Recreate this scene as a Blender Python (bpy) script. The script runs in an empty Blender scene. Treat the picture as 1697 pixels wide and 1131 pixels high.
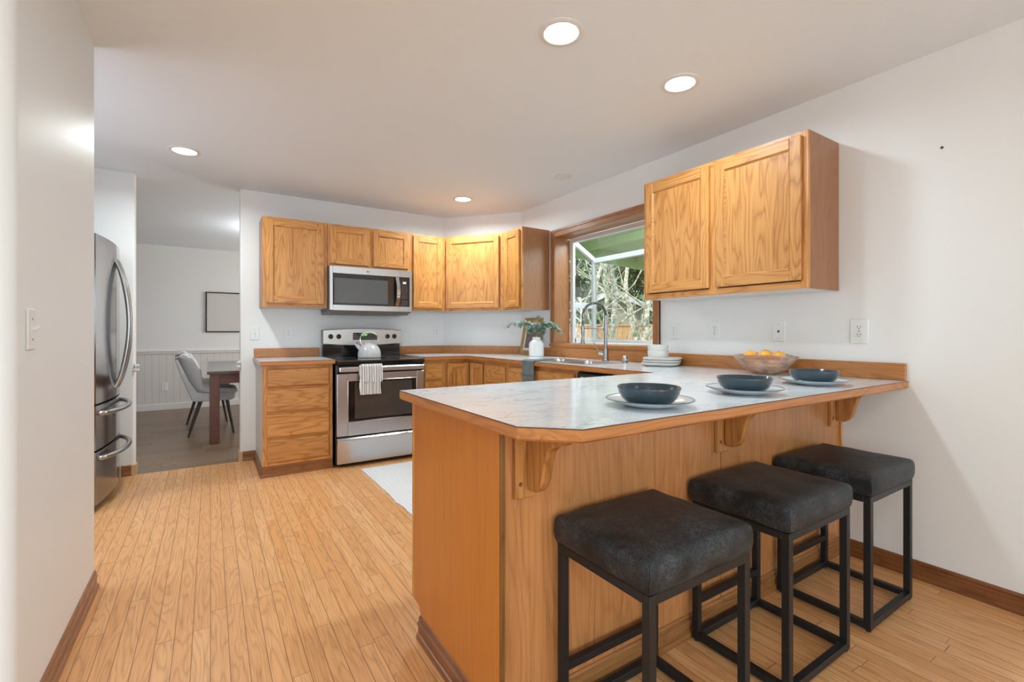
import bpy, math, random
from mathutils import Vector, Matrix, noise
random.seed(7)
S = bpy.context.scene
COL = S.collection
PI = math.pi

# ------------------------------------------------------------------ camera, world, exposure
XR, YB, CH = 2.79, 4.833, 2.44          # right wall, back wall, ceiling height
F_PX, YAW, CY, CAMH = 773.86, 0.5733, 550.9, 1.1555
cam_d = bpy.data.cameras.new('camera'); cam = bpy.data.objects.new('camera', cam_d); COL.objects.link(cam)
cam.location = (0, 0, CAMH); cam.rotation_euler = (PI / 2, 0, -YAW)
cam_d.sensor_width = 36.0; cam_d.lens = F_PX / 1697 * 36.0
cam_d.shift_y = (CY - 565.5) / 1697.0
cam_d.clip_start = 0.02; cam_d.clip_end = 200
S.camera = cam
S.view_settings.view_transform = 'Standard'; S.view_settings.look = 'None'
S.view_settings.gamma = 1.0; S.view_settings.use_curve_mapping = False
S.view_settings.exposure = 0.0
S.cycles.use_denoising = True
S.cycles.max_bounces = 10; S.cycles.diffuse_bounces = 5; S.cycles.glossy_bounces = 4
S.cycles.transparent_max_bounces = 12; S.cycles.transmission_bounces = 6
S.cycles.sample_clamp_indirect = 6.0
S.cycles.caustics_reflective = False; S.cycles.caustics_refractive = False
W = bpy.data.worlds.new('overcast_sky'); S.world = W; W.use_nodes = True
bg = W.node_tree.nodes['Background']; bg.inputs[0].default_value = (0.86, 0.94, 1.0, 1); bg.inputs[1].default_value = 2.2

def sun(rot, e, ang):
    l = bpy.data.lights.new('sun', 'SUN'); l.energy = e; l.angle = ang; l.color = (1.0, 0.95, 0.86)
    o = bpy.data.objects.new('sun', l); COL.objects.link(o); o.rotation_euler = rot; return o
sun((math.radians(42), 0, math.radians(-60)), 2.6, math.radians(6))

def area(name, loc, rot, sx, sy, power, color=(1, 1, 1), spread=PI, shape='RECTANGLE'):
    l = bpy.data.lights.new(name, 'AREA'); l.shape = shape; l.size = sx
    if shape == 'RECTANGLE': l.size_y = sy
    l.energy = power; l.color = color; l.spread = spread
    o = bpy.data.objects.new(name, l); COL.objects.link(o); o.location = loc; o.rotation_euler = rot
    return o
DAY = (0.76, 0.90, 1.0)
# added fill lamps at assumed windows, behind the camera and in the dining room
area('fill_rear_left', (-2.6, -4.55, 1.35), (PI / 2, 0, 0), 1.7, 1.5, 50, (0.70, 0.88, 1.0))
area('fill_rear_right', (0.9, -4.55, 1.35), (PI / 2, 0, 0), 1.7, 1.5, 50, (0.70, 0.88, 1.0))
area('fill_alcove', (-1.47, 3.35, 1.25), (PI / 2, 0, -PI / 2), 0.95, 2.0, 13, (0.76, 0.84, 1.0))  # added fill lamp in the unseen alcove; no opening there
area('daylight_sink_window', (3.20, 2.95, 2.17), (0, math.radians(52), 0), 0.28, 1.1, 20, (0.74, 0.91, 1.0))
area('fill_dining', (3.2, 7.0, 1.45), (PI / 2, 0, PI / 2), 1.6, 1.3, 65, (1.0, 0.92, 0.84))  # added side fill; the dining window is assumed
area('dining_ceiling_glow', (0.75, 6.5, 2.12), (PI, 0, 0), 0.35, 0.35, 10, (0.88, 0.94, 1.0), PI, 'DISK')

# ------------------------------------------------------------------ node helpers
def newmat(name):
    m = bpy.data.materials.new(name); m.use_nodes = True
    nt = m.node_tree; b = nt.nodes['Principled BSDF']
    return m, nt, b
def nd(nt, t, ins=None, **pr):
    n = nt.nodes.new('ShaderNode' + t)
    for k, v in pr.items(): setattr(n, k, v)
    for k, v in (ins or {}).items():
        s = n.inputs[k]
        if hasattr(v, 'links'): nt.links.new(v, s)
        else: s.default_value = v
    return n
def mth(nt, op, a, b=0.0, c=None, clamp=False):
    d = {0: a, 1: b}
    if c is not None: d[2] = c
    return nd(nt, 'Math', d, operation=op, use_clamp=clamp).outputs[0]
def vmth(nt, op, a, b): return nd(nt, 'VectorMath', {0: a, 1: b}, operation=op).outputs[0]
def mixc(nt, f, a, b, bt='MIX'):
    n = nt.nodes.new('ShaderNodeMix'); n.data_type = 'RGBA'; n.blend_type = bt
    for s, v in ((n.inputs[0], f), (n.inputs[6], a), (n.inputs[7], b)):
        if hasattr(v, 'links'): nt.links.new(v, s)
        else: s.default_value = v if not (isinstance(v, tuple) and len(v) == 3) else (*v, 1)
    return n.outputs[2]
def rng(nt, v, a, b, c=0.0, d=1.0):
    return nd(nt, 'MapRange', {0: v, 1: a, 2: b, 3: c, 4: d}).outputs[0]
def noi(nt, vec, scale, detail=2, rough=0.5, dist=0.0):
    return nd(nt, 'TexNoise', {'Vector': vec, 'Scale': scale, 'Detail': detail, 'Roughness': rough, 'Distortion': dist}).outputs[0]
def bump(nt, b, h, strength, dist=0.01):
    n = nd(nt, 'Bump', {'Strength': strength, 'Distance': dist, 'Height': h}); nt.links.new(n.outputs[0], b.inputs['Normal'])
def c4(c): return (*c, 1)
def setb(b, **k):
    for a, v in k.items():
        a = a.replace('_', ' ')
        s = b.inputs[a]
        s.default_value = c4(v) if isinstance(v, tuple) and len(v) == 3 else v
def plain(name, col, rough=0.5, metal=0.0, var=0.04, sc=8.0, bmp=0.0, bsc=200.0, coat=0.0, spec=0.5):
    m, nt, b = newmat(name); setb(b, Roughness=rough, Metallic=metal)
    b.inputs['Coat Weight'].default_value = coat; b.inputs['Specular IOR Level'].default_value = spec
    tc = nd(nt, 'TexCoord').outputs['Object']
    n = noi(nt, tc, sc, 3)
    lo = tuple(max(0, c * (1 - var)) for c in col); hi = tuple(min(1, c * (1 + var)) for c in col)
    nt.links.new(mixc(nt, n, lo, hi), b.inputs['Base Color'])
    if bmp: bump(nt, b, noi(nt, tc, bsc, 2), bmp, 0.002)
    return m

def oak(name, axis, light, dark, rough=0.38, cath=1.0, coat=0.12, k=1.0):
    """flat-sawn oak, grain along axis (0,1,2) of the object's own coordinates"""
    m, nt, b = newmat(name); setb(b, Roughness=rough); b.inputs['Coat Weight'].default_value = coat
    b.inputs['Coat Roughness'].default_value = 0.25
    tc = nd(nt, 'TexCoord').outputs['Object']
    oi = nd(nt, 'ObjectInfo').outputs['Random']
    off = nd(nt, 'CombineXYZ', {0: mth(nt, 'MULTIPLY', oi, 13.1), 1: mth(nt, 'MULTIPLY', oi, 29.7), 2: mth(nt, 'MULTIPLY', oi, 7.9)}).outputs[0]
    p = vmth(nt, 'ADD', tc, off)
    def sc(al, ac): return tuple(al if i == axis else ac for i in range(3))
    v1 = vmth(nt, 'MULTIPLY', p, sc(1.1 * k, 7.5 * k))
    n1 = noi(nt, v1, 1.0, 2, 0.45, 0.15)
    r1 = mth(nt, 'PINGPONG', mth(nt, 'MULTIPLY', n1, 30.0), 1.0)
    r1 = mth(nt, 'POWER', r1, 2.6)
    v2 = vmth(nt, 'MULTIPLY', p, sc(4.0, 150.0))
    n2 = rng(nt, noi(nt, v2, 1.0, 3, 0.6), 0.42, 0.68)
    v3 = vmth(nt, 'MULTIPLY', p, sc(0.7, 9.0))
    n3 = rng(nt, noi(nt, v3, 1.0, 3, 0.55), 0.3, 0.7)
    f = mth(nt, 'ADD', mth(nt, 'MULTIPLY', r1, 0.54 * cath), mth(nt, 'MULTIPLY', n2, 0.34))
    f = mth(nt, 'ADD', f, mth(nt, 'MULTIPLY', n3, 0.26), clamp=True)
    col = mixc(nt, f, light, dark)
    tint = mth(nt, 'ADD', mth(nt, 'MULTIPLY', oi, 0.16), 0.92)
    tv = nd(nt, 'CombineXYZ', {0: tint, 1: tint, 2: tint}).outputs[0]
    col = mixc(nt, 1.0, col, tv, 'MULTIPLY')
    nt.links.new(col, b.inputs['Base Color'])
    bump(nt, b, f, 0.06, 0.002)
    return m

def floor_mat(name, width, length, cols, dark, gap, rough, grain=1.0, along=1):
    m, nt, b = newmat(name); setb(b, Roughness=rough); b.inputs['Coat Weight'].default_value = 0.0
    tc = nd(nt, 'TexCoord').outputs['Object']
    sp = nd(nt, 'SeparateXYZ', {0: tc}); X, Y = (sp.outputs[0], sp.outputs[1]) if along == 1 else (sp.outputs[1], sp.outputs[0])
    u = mth(nt, 'DIVIDE', X, width); row = mth(nt, 'FLOOR', u); fu = mth(nt, 'FRACT', u)
    ro = nd(nt, 'TexWhiteNoise', {'W': row}, noise_dimensions='1D').outputs[0]
    v = mth(nt, 'ADD', mth(nt, 'DIVIDE', Y, length), mth(nt, 'MULTIPLY', ro, 9.37))
    v = mth(nt, 'ADD', v, mth(nt, 'MULTIPLY', mth(nt, 'SINE', mth(nt, 'MULTIPLY', v, 2.9)), 0.16))
    idx = mth(nt, 'FLOOR', v); fv = mth(nt, 'FRACT', v)
    wn = nd(nt, 'TexWhiteNoise', {'Vector': nd(nt, 'CombineXYZ', {0: row, 1: idx}).outputs[0]}, noise_dimensions='2D')
    rnd = wn.outputs[0]
    ramp = nd(nt, 'ValToRGB', {0: rnd}); cr = ramp.color_ramp
    cr.elements[0].color = c4(cols[0]); cr.elements[1].color = c4(cols[-1])
    for i in range(1, len(cols) - 1):
        e = cr.elements.new(i / (len(cols) - 1)); e.color = c4(cols[i])
    off = nd(nt, 'CombineXYZ', {0: mth(nt, 'MULTIPLY', rnd, 31.0), 1: mth(nt, 'MULTIPLY', rnd, 57.0), 2: mth(nt, 'MULTIPLY', rnd, 11.0)}).outputs[0]
    p = vmth(nt, 'ADD', nd(nt, 'CombineXYZ', {0: X, 1: Y}).outputs[0], off)
    n1 = noi(nt, vmth(nt, 'MULTIPLY', p, (15.0, 1.5, 1)), 1.0, 2, 0.4, 0.15)
    r1 = mth(nt, 'POWER', mth(nt, 'PINGPONG', mth(nt, 'MULTIPLY', n1, 24.0), 1.0), 3.0)
    n2 = rng(nt, noi(nt, vmth(nt, 'MULTIPLY', p, (160.0, 5.0, 1)), 1.0, 3, 0.6), 0.45, 0.7)
    f = mth(nt, 'ADD', mth(nt, 'MULTIPLY', r1, 0.42 * grain), mth(nt, 'MULTIPLY', n2, 0.34 * grain), clamp=True)
    col = mixc(nt, f, ramp.outputs[0], dark)
    g1 = mth(nt, 'LESS_THAN', mth(nt, 'MINIMUM', fu, mth(nt, 'SUBTRACT', 1.0, fu)), gap / width)
    g2 = mth(nt, 'LESS_THAN', mth(nt, 'MINIMUM', fv, mth(nt, 'SUBTRACT', 1.0, fv)), gap / length)
    g = mth(nt, 'MAXIMUM', g1, g2)
    col = mixc(nt, mth(nt, 'MULTIPLY', g, 0.85), col, tuple(c * 0.25 for c in dark))
    nt.links.new(col, b.inputs['Base Color'])
    bump(nt, b, mth(nt, 'SUBTRACT', 1.0, g), 0.25, 0.001)
    return m

def wallpaint(name, col, rough=0.55):
    m, nt, b = newmat(name); setb(b, Roughness=rough); b.inputs['Specular IOR Level'].default_value = 0.30
    tc = nd(nt, 'TexCoord').outputs['Object']
    n = noi(nt, tc, 1.3, 3)
    nt.links.new(mixc(nt, n, tuple(c * 0.975 for c in col), tuple(min(1, c * 1.02) for c in col)), b.inputs['Base Color'])
    bump(nt, b, noi(nt, tc, 170, 2), 0.10, 0.002)
    return m

def steel(name, col=(0.60, 0.60, 0.61), rough=0.30, axis=0, amt=0.02):
    m, nt, b = newmat(name); setb(b, Metallic=1.0)
    tc = nd(nt, 'TexCoord').outputs['Object']
    s = tuple(2.0 if i == axis else 260.0 for i in range(3))
    n = noi(nt, vmth(nt, 'MULTIPLY', tc, s), 1.0, 2)
    nt.links.new(mixc(nt, n, tuple(c * 0.97 for c in col), tuple(c * 1.03 for c in col)), b.inputs['Base Color'])
    nt.links.new(rng(nt, n, 0, 1, rough - amt, rough + amt), b.inputs['Roughness'])
    return m

def glassmat(name, tint=(1, 1, 1), refl=0.05, rough=0.0):
    m, nt, b = newmat(name); nt.nodes.remove(b)
    out = nt.nodes['Material Output']
    t = nd(nt, 'BsdfTransparent', {0: c4(tint)}); g = nd(nt, 'BsdfGlossy', {0: (1, 1, 1, 1), 1: rough})
    lw = nd(nt, 'LayerWeight', {0: 0.5}).outputs['Facing']
    mx = nd(nt, 'MixShader', {0: mth(nt, 'ADD', mth(nt, 'MULTIPLY', mth(nt, 'POWER', lw, 5.0), 0.8), refl * 0.6), 1: t.outputs[0], 2: g.outputs[0]})
    nt.links.new(mx.outputs[0], out.inputs[0])
    return m
def emis(name, col, s):
    m, nt, b = newmat(name); setb(b, Base_Color=col); b.inputs['Emission Color'].default_value = c4(col); b.inputs['Emission Strength'].default_value = s
    return m

# ------------------------------------------------------------------ materials
OL, OD = (0.70, 0.345, 0.105), (0.37, 0.130, 0.026)
oakz = oak('oak_vertical', 2, OL, OD); oakx = oak('oak_horizontal', 0, OL, OD); oaky = oak('oak_depthwise', 1, OL, OD)
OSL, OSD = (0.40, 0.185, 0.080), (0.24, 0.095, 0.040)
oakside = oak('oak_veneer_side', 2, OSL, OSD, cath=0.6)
PL, PD = (0.60, 0.205, 0.022), (0.38, 0.115, 0.010)
oakpen = oak('oak_end_veneer', 2, PL, PD, cath=0.12, coat=0.3, rough=0.3)
oakpf = oak('oak_front_veneer', 2, (0.62, 0.275, 0.10), (0.30, 0.115, 0.036), cath=0.5, coat=0.3, rough=0.3, k=0.7)
oakex = oak('oak_edge_band', 0, (0.58, 0.24, 0.070), (0.36, 0.13, 0.035)); oakey = oak('oak_edge_band_depth', 1, (0.58, 0.24, 0.070), (0.36, 0.13, 0.035))
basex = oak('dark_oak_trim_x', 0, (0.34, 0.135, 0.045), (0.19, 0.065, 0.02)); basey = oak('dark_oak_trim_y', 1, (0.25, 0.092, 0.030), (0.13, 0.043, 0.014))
casz = oak('window_oak_z', 2, (0.42, 0.18, 0.065), (0.26, 0.10, 0.035)); casy = oak('window_oak_y', 1, (0.42, 0.18, 0.065), (0.26, 0.10, 0.035))
m_floor = floor_mat('oak_strip_floor', 0.0572, 0.85, [(0.76, 0.375, 0.145), (0.86, 0.455, 0.20), (0.79, 0.39, 0.155), (0.88, 0.49, 0.225), (0.82, 0.42, 0.175)], (0.44, 0.185, 0.065), 0.0011, 0.34)
m_vinyl = floor_mat('grey_brown_vinyl_planks', 0.15, 1.2, [(0.22, 0.14, 0.085), (0.31, 0.205, 0.13), (0.25, 0.165, 0.10)], (0.085, 0.055, 0.036), 0.0012, 0.34, along=0)
m_wall = wallpaint('white_wall_paint', (0.855, 0.865, 0.87)); m_ceil = wallpaint('ceiling_paint', (0.865, 0.915, 0.96), 0.6)  # ceiling colour cooled to cancel warm light bounced off the floor
m_wallgl = wallpaint('glossier_wall_paint', (0.85, 0.89, 0.92), 0.47)  # bluish tint in the colour offsets warm bounce light here too
m_trimw = plain('white_trim_paint', (0.80, 0.79, 0.775), 0.4, var=0.01)
m_vinw = plain('white_window_vinyl', (0.74, 0.74, 0.77), 0.35, var=0.01)
m_white = plain('white_plastic', (0.84, 0.85, 0.85), 0.35, var=0.01)
m_dark = plain('dark_slot', (0.06, 0.055, 0.05), 0.5)
m_melam = plain('pale_grey_melamine', (0.58, 0.55, 0.52), 0.4)
m_steel = steel('brushed_steel'); m_steelz = steel('brushed_steel_vertical', axis=2)
m_fridge = steel('fridge_steel', (0.33, 0.33, 0.345), 0.15, axis=2, amt=0.03)
m_fridge_side = plain('fridge_side_grey', (0.36, 0.34, 0.33), 0.35, metal=0.6)
m_handle = steel('satin_steel_handle', (0.45, 0.46, 0.47), 0.22, axis=2, amt=0.02)
m_chrome = plain('chrome', (0.62, 0.62, 0.63), 0.12, metal=1.0, var=0.01)
m_nickel = plain('brushed_nickel', (0.30, 0.295, 0.29), 0.25, metal=1.0, var=0.02)
m_black = plain('black_enamel', (0.012, 0.012, 0.013), 0.12, coat=0.3); m_blackm = plain('black_matte', (0.015, 0.015, 0.016), 0.45)
m_bglass = plain('black_glass', (0.010, 0.010, 0.011), 0.04, coat=0.5)
m_oven = plain('oven_window_glass', (0.075, 0.062, 0.055), 0.06, coat=0.5)
m_mwglass = plain('microwave_window', (0.085, 0.09, 0.095), 0.05, coat=0.5)
m_kett = plain('grey_white_enamel', (0.60, 0.60, 0.61), 0.3, coat=0.3)
m_ceramic = plain('white_ceramic', (0.74, 0.72, 0.69), 0.35, coat=0.2, var=0.03)
m_platebl = plain('white_glazed_plate', (0.72, 0.75, 0.77), 0.2, coat=0.4, var=0.02)
m_blue = plain('slate_blue_glaze', (0.022, 0.050, 0.072), 0.22, coat=0.4, var=0.2, sc=30)
m_bluerim = plain('blue_rim_line', (0.05, 0.09, 0.12), 0.3)
m_orange = plain('orange_peel', (0.90, 0.42, 0.045), 0.42, bmp=0.3, bsc=300)
m_orange2 = plain('pale_orange_peel', (0.93, 0.55, 0.10), 0.42, bmp=0.3, bsc=300)
m_lamp = emis('lit_lamp_lens', (1.0, 0.985, 0.96), 6.0)
m_frameblk = plain('black_metal_frame', (0.018, 0.018, 0.020), 0.38, metal=0.3)
m_blackleg = plain('black_stool_tube', (0.015, 0.017, 0.020), 0.42, metal=0.2)
m_gold = plain('gold_frame', (0.45, 0.27, 0.09), 0.4, metal=0.35, var=0.25, sc=60)
m_mat = plain('cream_mount', (0.75, 0.70, 0.60), 0.6); m_photo = plain('dark_print', (0.16, 0.11, 0.12), 0.4, var=0.6, sc=14)
m_greycloth = plain('blue_grey_linen', (0.155, 0.185, 0.205), 0.85, var=0.3, sc=18, bmp=0.3, bsc=900)
m_vase = plain('white_vase_glaze', (0.72, 0.72, 0.73), 0.18, coat=0.5, var=0.01)
m_leaf = plain('eucalyptus_leaf', (0.20, 0.33, 0.25), 0.5, var=0.35, sc=25); m_leaf2 = plain('pale_eucalyptus_leaf', (0.42, 0.52, 0.45), 0.5, var=0.3, sc=25)
m_stem = plain('eucalyptus_stem', (0.20, 0.17, 0.10), 0.6)
m_tablewood = oak('dark_red_table_wood', 2, (0.14, 0.035, 0.018), (0.05, 0.014, 0.010), rough=0.3, cath=0.5)
m_tabletop = plain('grey_polished_table_top', (0.16, 0.16, 0.175), 0.3, coat=0.3)
m_chairf = plain('pale_grey_chair_fabric', (0.60, 0.615, 0.64), 0.8, var=0.08, bmp=0.2, bsc=600)
m_chairleg = plain('black_chair_leg', (0.02, 0.017, 0.015), 0.35)
m_rubber = plain('black_rubber', (0.02, 0.02, 0.02), 0.7)

def marble():
    m, nt, b = newmat('white_marble_laminate'); setb(b, Roughness=0.16); b.inputs['Coat Weight'].default_value = 0.2
    tc = nd(nt, 'TexCoord').outputs['Object']
    p = vmth(nt, 'MULTIPLY', tc, (1.3, 3.2, 1.0))
    w = nd(nt, 'TexNoise', {'Vector': p, 'Scale': 2.3, 'Detail': 5, 'Roughness': 0.6})
    p2 = vmth(nt, 'ADD', p, vmth(nt, 'MULTIPLY', w.outputs[1], (0.5, 0.5, 0)))
    a = mth(nt, 'ABSOLUTE', mth(nt, 'SUBTRACT', noi(nt, p2, 2.6, 4, 0.6), 0.5))
    v1 = rng(nt, a, 0.0, 0.020, 1.0, 0.0)
    a2 = mth(nt, 'ABSOLUTE', mth(nt, 'SUBTRACT', noi(nt, p2, 6.5, 4, 0.65), 0.52))
    v2 = rng(nt, a2, 0.0, 0.035, 0.55, 0.0)
    msk = rng(nt, noi(nt, p, 2.0, 2), 0.36, 0.58)
    cl = rng(nt, noi(nt, p2, 1.8, 4, 0.55), 0.38, 0.75, 0.0, 0.25)
    f = mth(nt, 'ADD', mth(nt, 'MULTIPLY', mth(nt, 'MAXIMUM', v1, v2), mth(nt, 'MULTIPLY', msk, 0.46)), mth(nt, 'MULTIPLY', cl, 0.55), clamp=True)
    nt.links.new(mixc(nt, f, (0.82, 0.85, 0.885), (0.25, 0.29, 0.35)), b.inputs['Base Color'])
    return m
m_marble = marble()
m_lamedge = plain('brown_laminate_edge', (0.13, 0.07, 0.045), 0.5)

def leather():
    m, nt, b = newmat('distressed_charcoal_leather')
    tc = nd(nt, 'TexCoord').outputs['Object']
    oi = nd(nt, 'ObjectInfo').outputs['Random']
    p = vmth(nt, 'ADD', tc, nd(nt, 'CombineXYZ', {0: oi, 1: oi}).outputs[0])
    d = nd(nt, 'TexNoise', {'Vector': p, 'Scale': 30, 'Detail': 3})
    p2 = vmth(nt, 'ADD', p, vmth(nt, 'MULTIPLY', d.outputs[1], (0.05, 0.05, 0.05)))
    vo = nd(nt, 'TexVoronoi', {'Vector': p2, 'Scale': 60}, feature='DISTANCE_TO_EDGE').outputs[0]
    a = mth(nt, 'ABSOLUTE', mth(nt, 'SUBTRACT', noi(nt, p2, 42, 3, 0.6), 0.5))
    cr = mth(nt, 'MAXIMUM', rng(nt, vo, 0.0, 0.07, 0.8, 0.0), rng(nt, a, 0, 0.025, 1.0, 0.0))
    big = rng(nt, noi(nt, p, 9, 4, 0.6), 0.35, 0.7)
    f = mth(nt, 'ADD', mth(nt, 'MULTIPLY', cr, mth(nt, 'MULTIPLY', big, 0.75)), mth(nt, 'MULTIPLY', big, 0.22), clamp=True)
    nt.links.new(mixc(nt, f, (0.012, 0.0145, 0.0172), (0.118, 0.130, 0.143)), b.inputs['Base Color'])
    nt.links.new(rng(nt, f, 0, 1, 0.46, 0.60), b.inputs['Roughness']); b.inputs['Specular IOR Level'].default_value = 0.32
    bump(nt, b, mth(nt, 'SUBTRACT', 1.0, cr), 0.15, 0.002)
    return m
m_leather = leather()

def striped():
    m, nt, b = newmat('white_towel_with_grey_stripes'); setb(b, Roughness=0.9)
    tc = nd(nt, 'TexCoord').outputs['Object']
    x = nd(nt, 'SeparateXYZ', {0: tc}).outputs[0]
    u = mth(nt, 'FRACT', mth(nt, 'DIVIDE', x, 0.062))
    s = 0.0
    parts = None
    for c, w in ((0.12, 0.045), (0.42, 0.02), (0.50, 0.028), (0.60, 0.018), (0.86, 0.05)):
        q = mth(nt, 'LESS_THAN', mth(nt, 'ABSOLUTE', mth(nt, 'SUBTRACT', u, c)), w)
        parts = q if parts is None else mth(nt, 'MAXIMUM', parts, q)
    wv = noi(nt, vmth(nt, 'MULTIPLY', tc, (1500, 300, 300)), 1.0, 1)
    f = mth(nt, 'MULTIPLY', parts, rng(nt, wv, 0.3, 0.6, 0.7, 1.0))
    nt.links.new(mixc(nt, f, (0.84, 0.84, 0.83), (0.10, 0.10, 0.105)), b.inputs['Base Color'])
    bump(nt, b, wv, 0.3, 0.002)
    return m
m_towel = striped()

def rugmat():
    m, nt, b = newmat('white_ribbed_cotton'); setb(b, Roughness=0.95)
    tc = nd(nt, 'TexCoord').outputs['Object']
    d = nd(nt, 'TexNoise', {'Vector': tc, 'Scale': 4, 'Detail': 3})
    p = vmth(nt, 'ADD', tc, vmth(nt, 'MULTIPLY', d.outputs[1], (0.03, 0.03, 0)))
    y = nd(nt, 'SeparateXYZ', {0: p}).outputs[0]
    r = mth(nt, 'PINGPONG', mth(nt, 'MULTIPLY', y, 75.0), 1.0)
    n = noi(nt, tc, 120, 2)
    f = mth(nt, 'MULTIPLY', mth(nt, 'ADD', r, n), 0.5)
    nt.links.new(mixc(nt, f, (0.68, 0.69, 0.71), (0.86, 0.86, 0.87)), b.inputs['Base Color'])
    bump(nt, b, f, 0.7, 0.006)
    return m
m_rug = rugmat()

def bowlglass():
    m, nt, b = newmat('smoky_brown_translucent'); nt.nodes.remove(b); out = nt.nodes['Material Output']
    tc = nd(nt, 'TexCoord').outputs['Object']
    n = rng(nt, noi(nt, vmth(nt, 'MULTIPLY', tc, (1, 1, 3)), 16, 4, 0.6), 0.35, 0.65)
    pr = nd(nt, 'BsdfPrincipled', {'Base Color': mixc(nt, n, (0.40, 0.28, 0.22), (0.68, 0.57, 0.49)), 'Roughness': 0.2})
    t = nd(nt, 'BsdfTransparent', {0: (0.93, 0.82, 0.74, 1)})
    mx = nd(nt, 'MixShader', {0: mth(nt, 'ADD', mth(nt, 'MULTIPLY', n, 0.2), 0.36), 1: t.outputs[0], 2: pr.outputs[0]})
    nt.links.new(mx.outputs[0], out.inputs[0]); return m
m_bowlgl = bowlglass()
m_glass = glassmat('window_glass', (0.97, 0.985, 0.975), 0.05)

def bead():
    m, nt, b = newmat('white_beadboard'); setb(b, Roughness=0.45)
    tc = nd(nt, 'TexCoord').outputs['Object']
    x = nd(nt, 'SeparateXYZ', {0: tc}).outputs[0]
    u = mth(nt, 'FRACT', mth(nt, 'DIVIDE', x, 0.085))
    g = mth(nt, 'LESS_THAN', mth(nt, 'ABSOLUTE', mth(nt, 'SUBTRACT', u, 0.5)), 0.04)
    nt.links.new(mixc(nt, g, (0.74, 0.73, 0.715), (0.60, 0.585, 0.565)), b.inputs['Base Color'])
    bump(nt, b, mth(nt, 'SUBTRACT', 1.0, g), 0.5, 0.004); return m
m_bead = bead()

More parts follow.
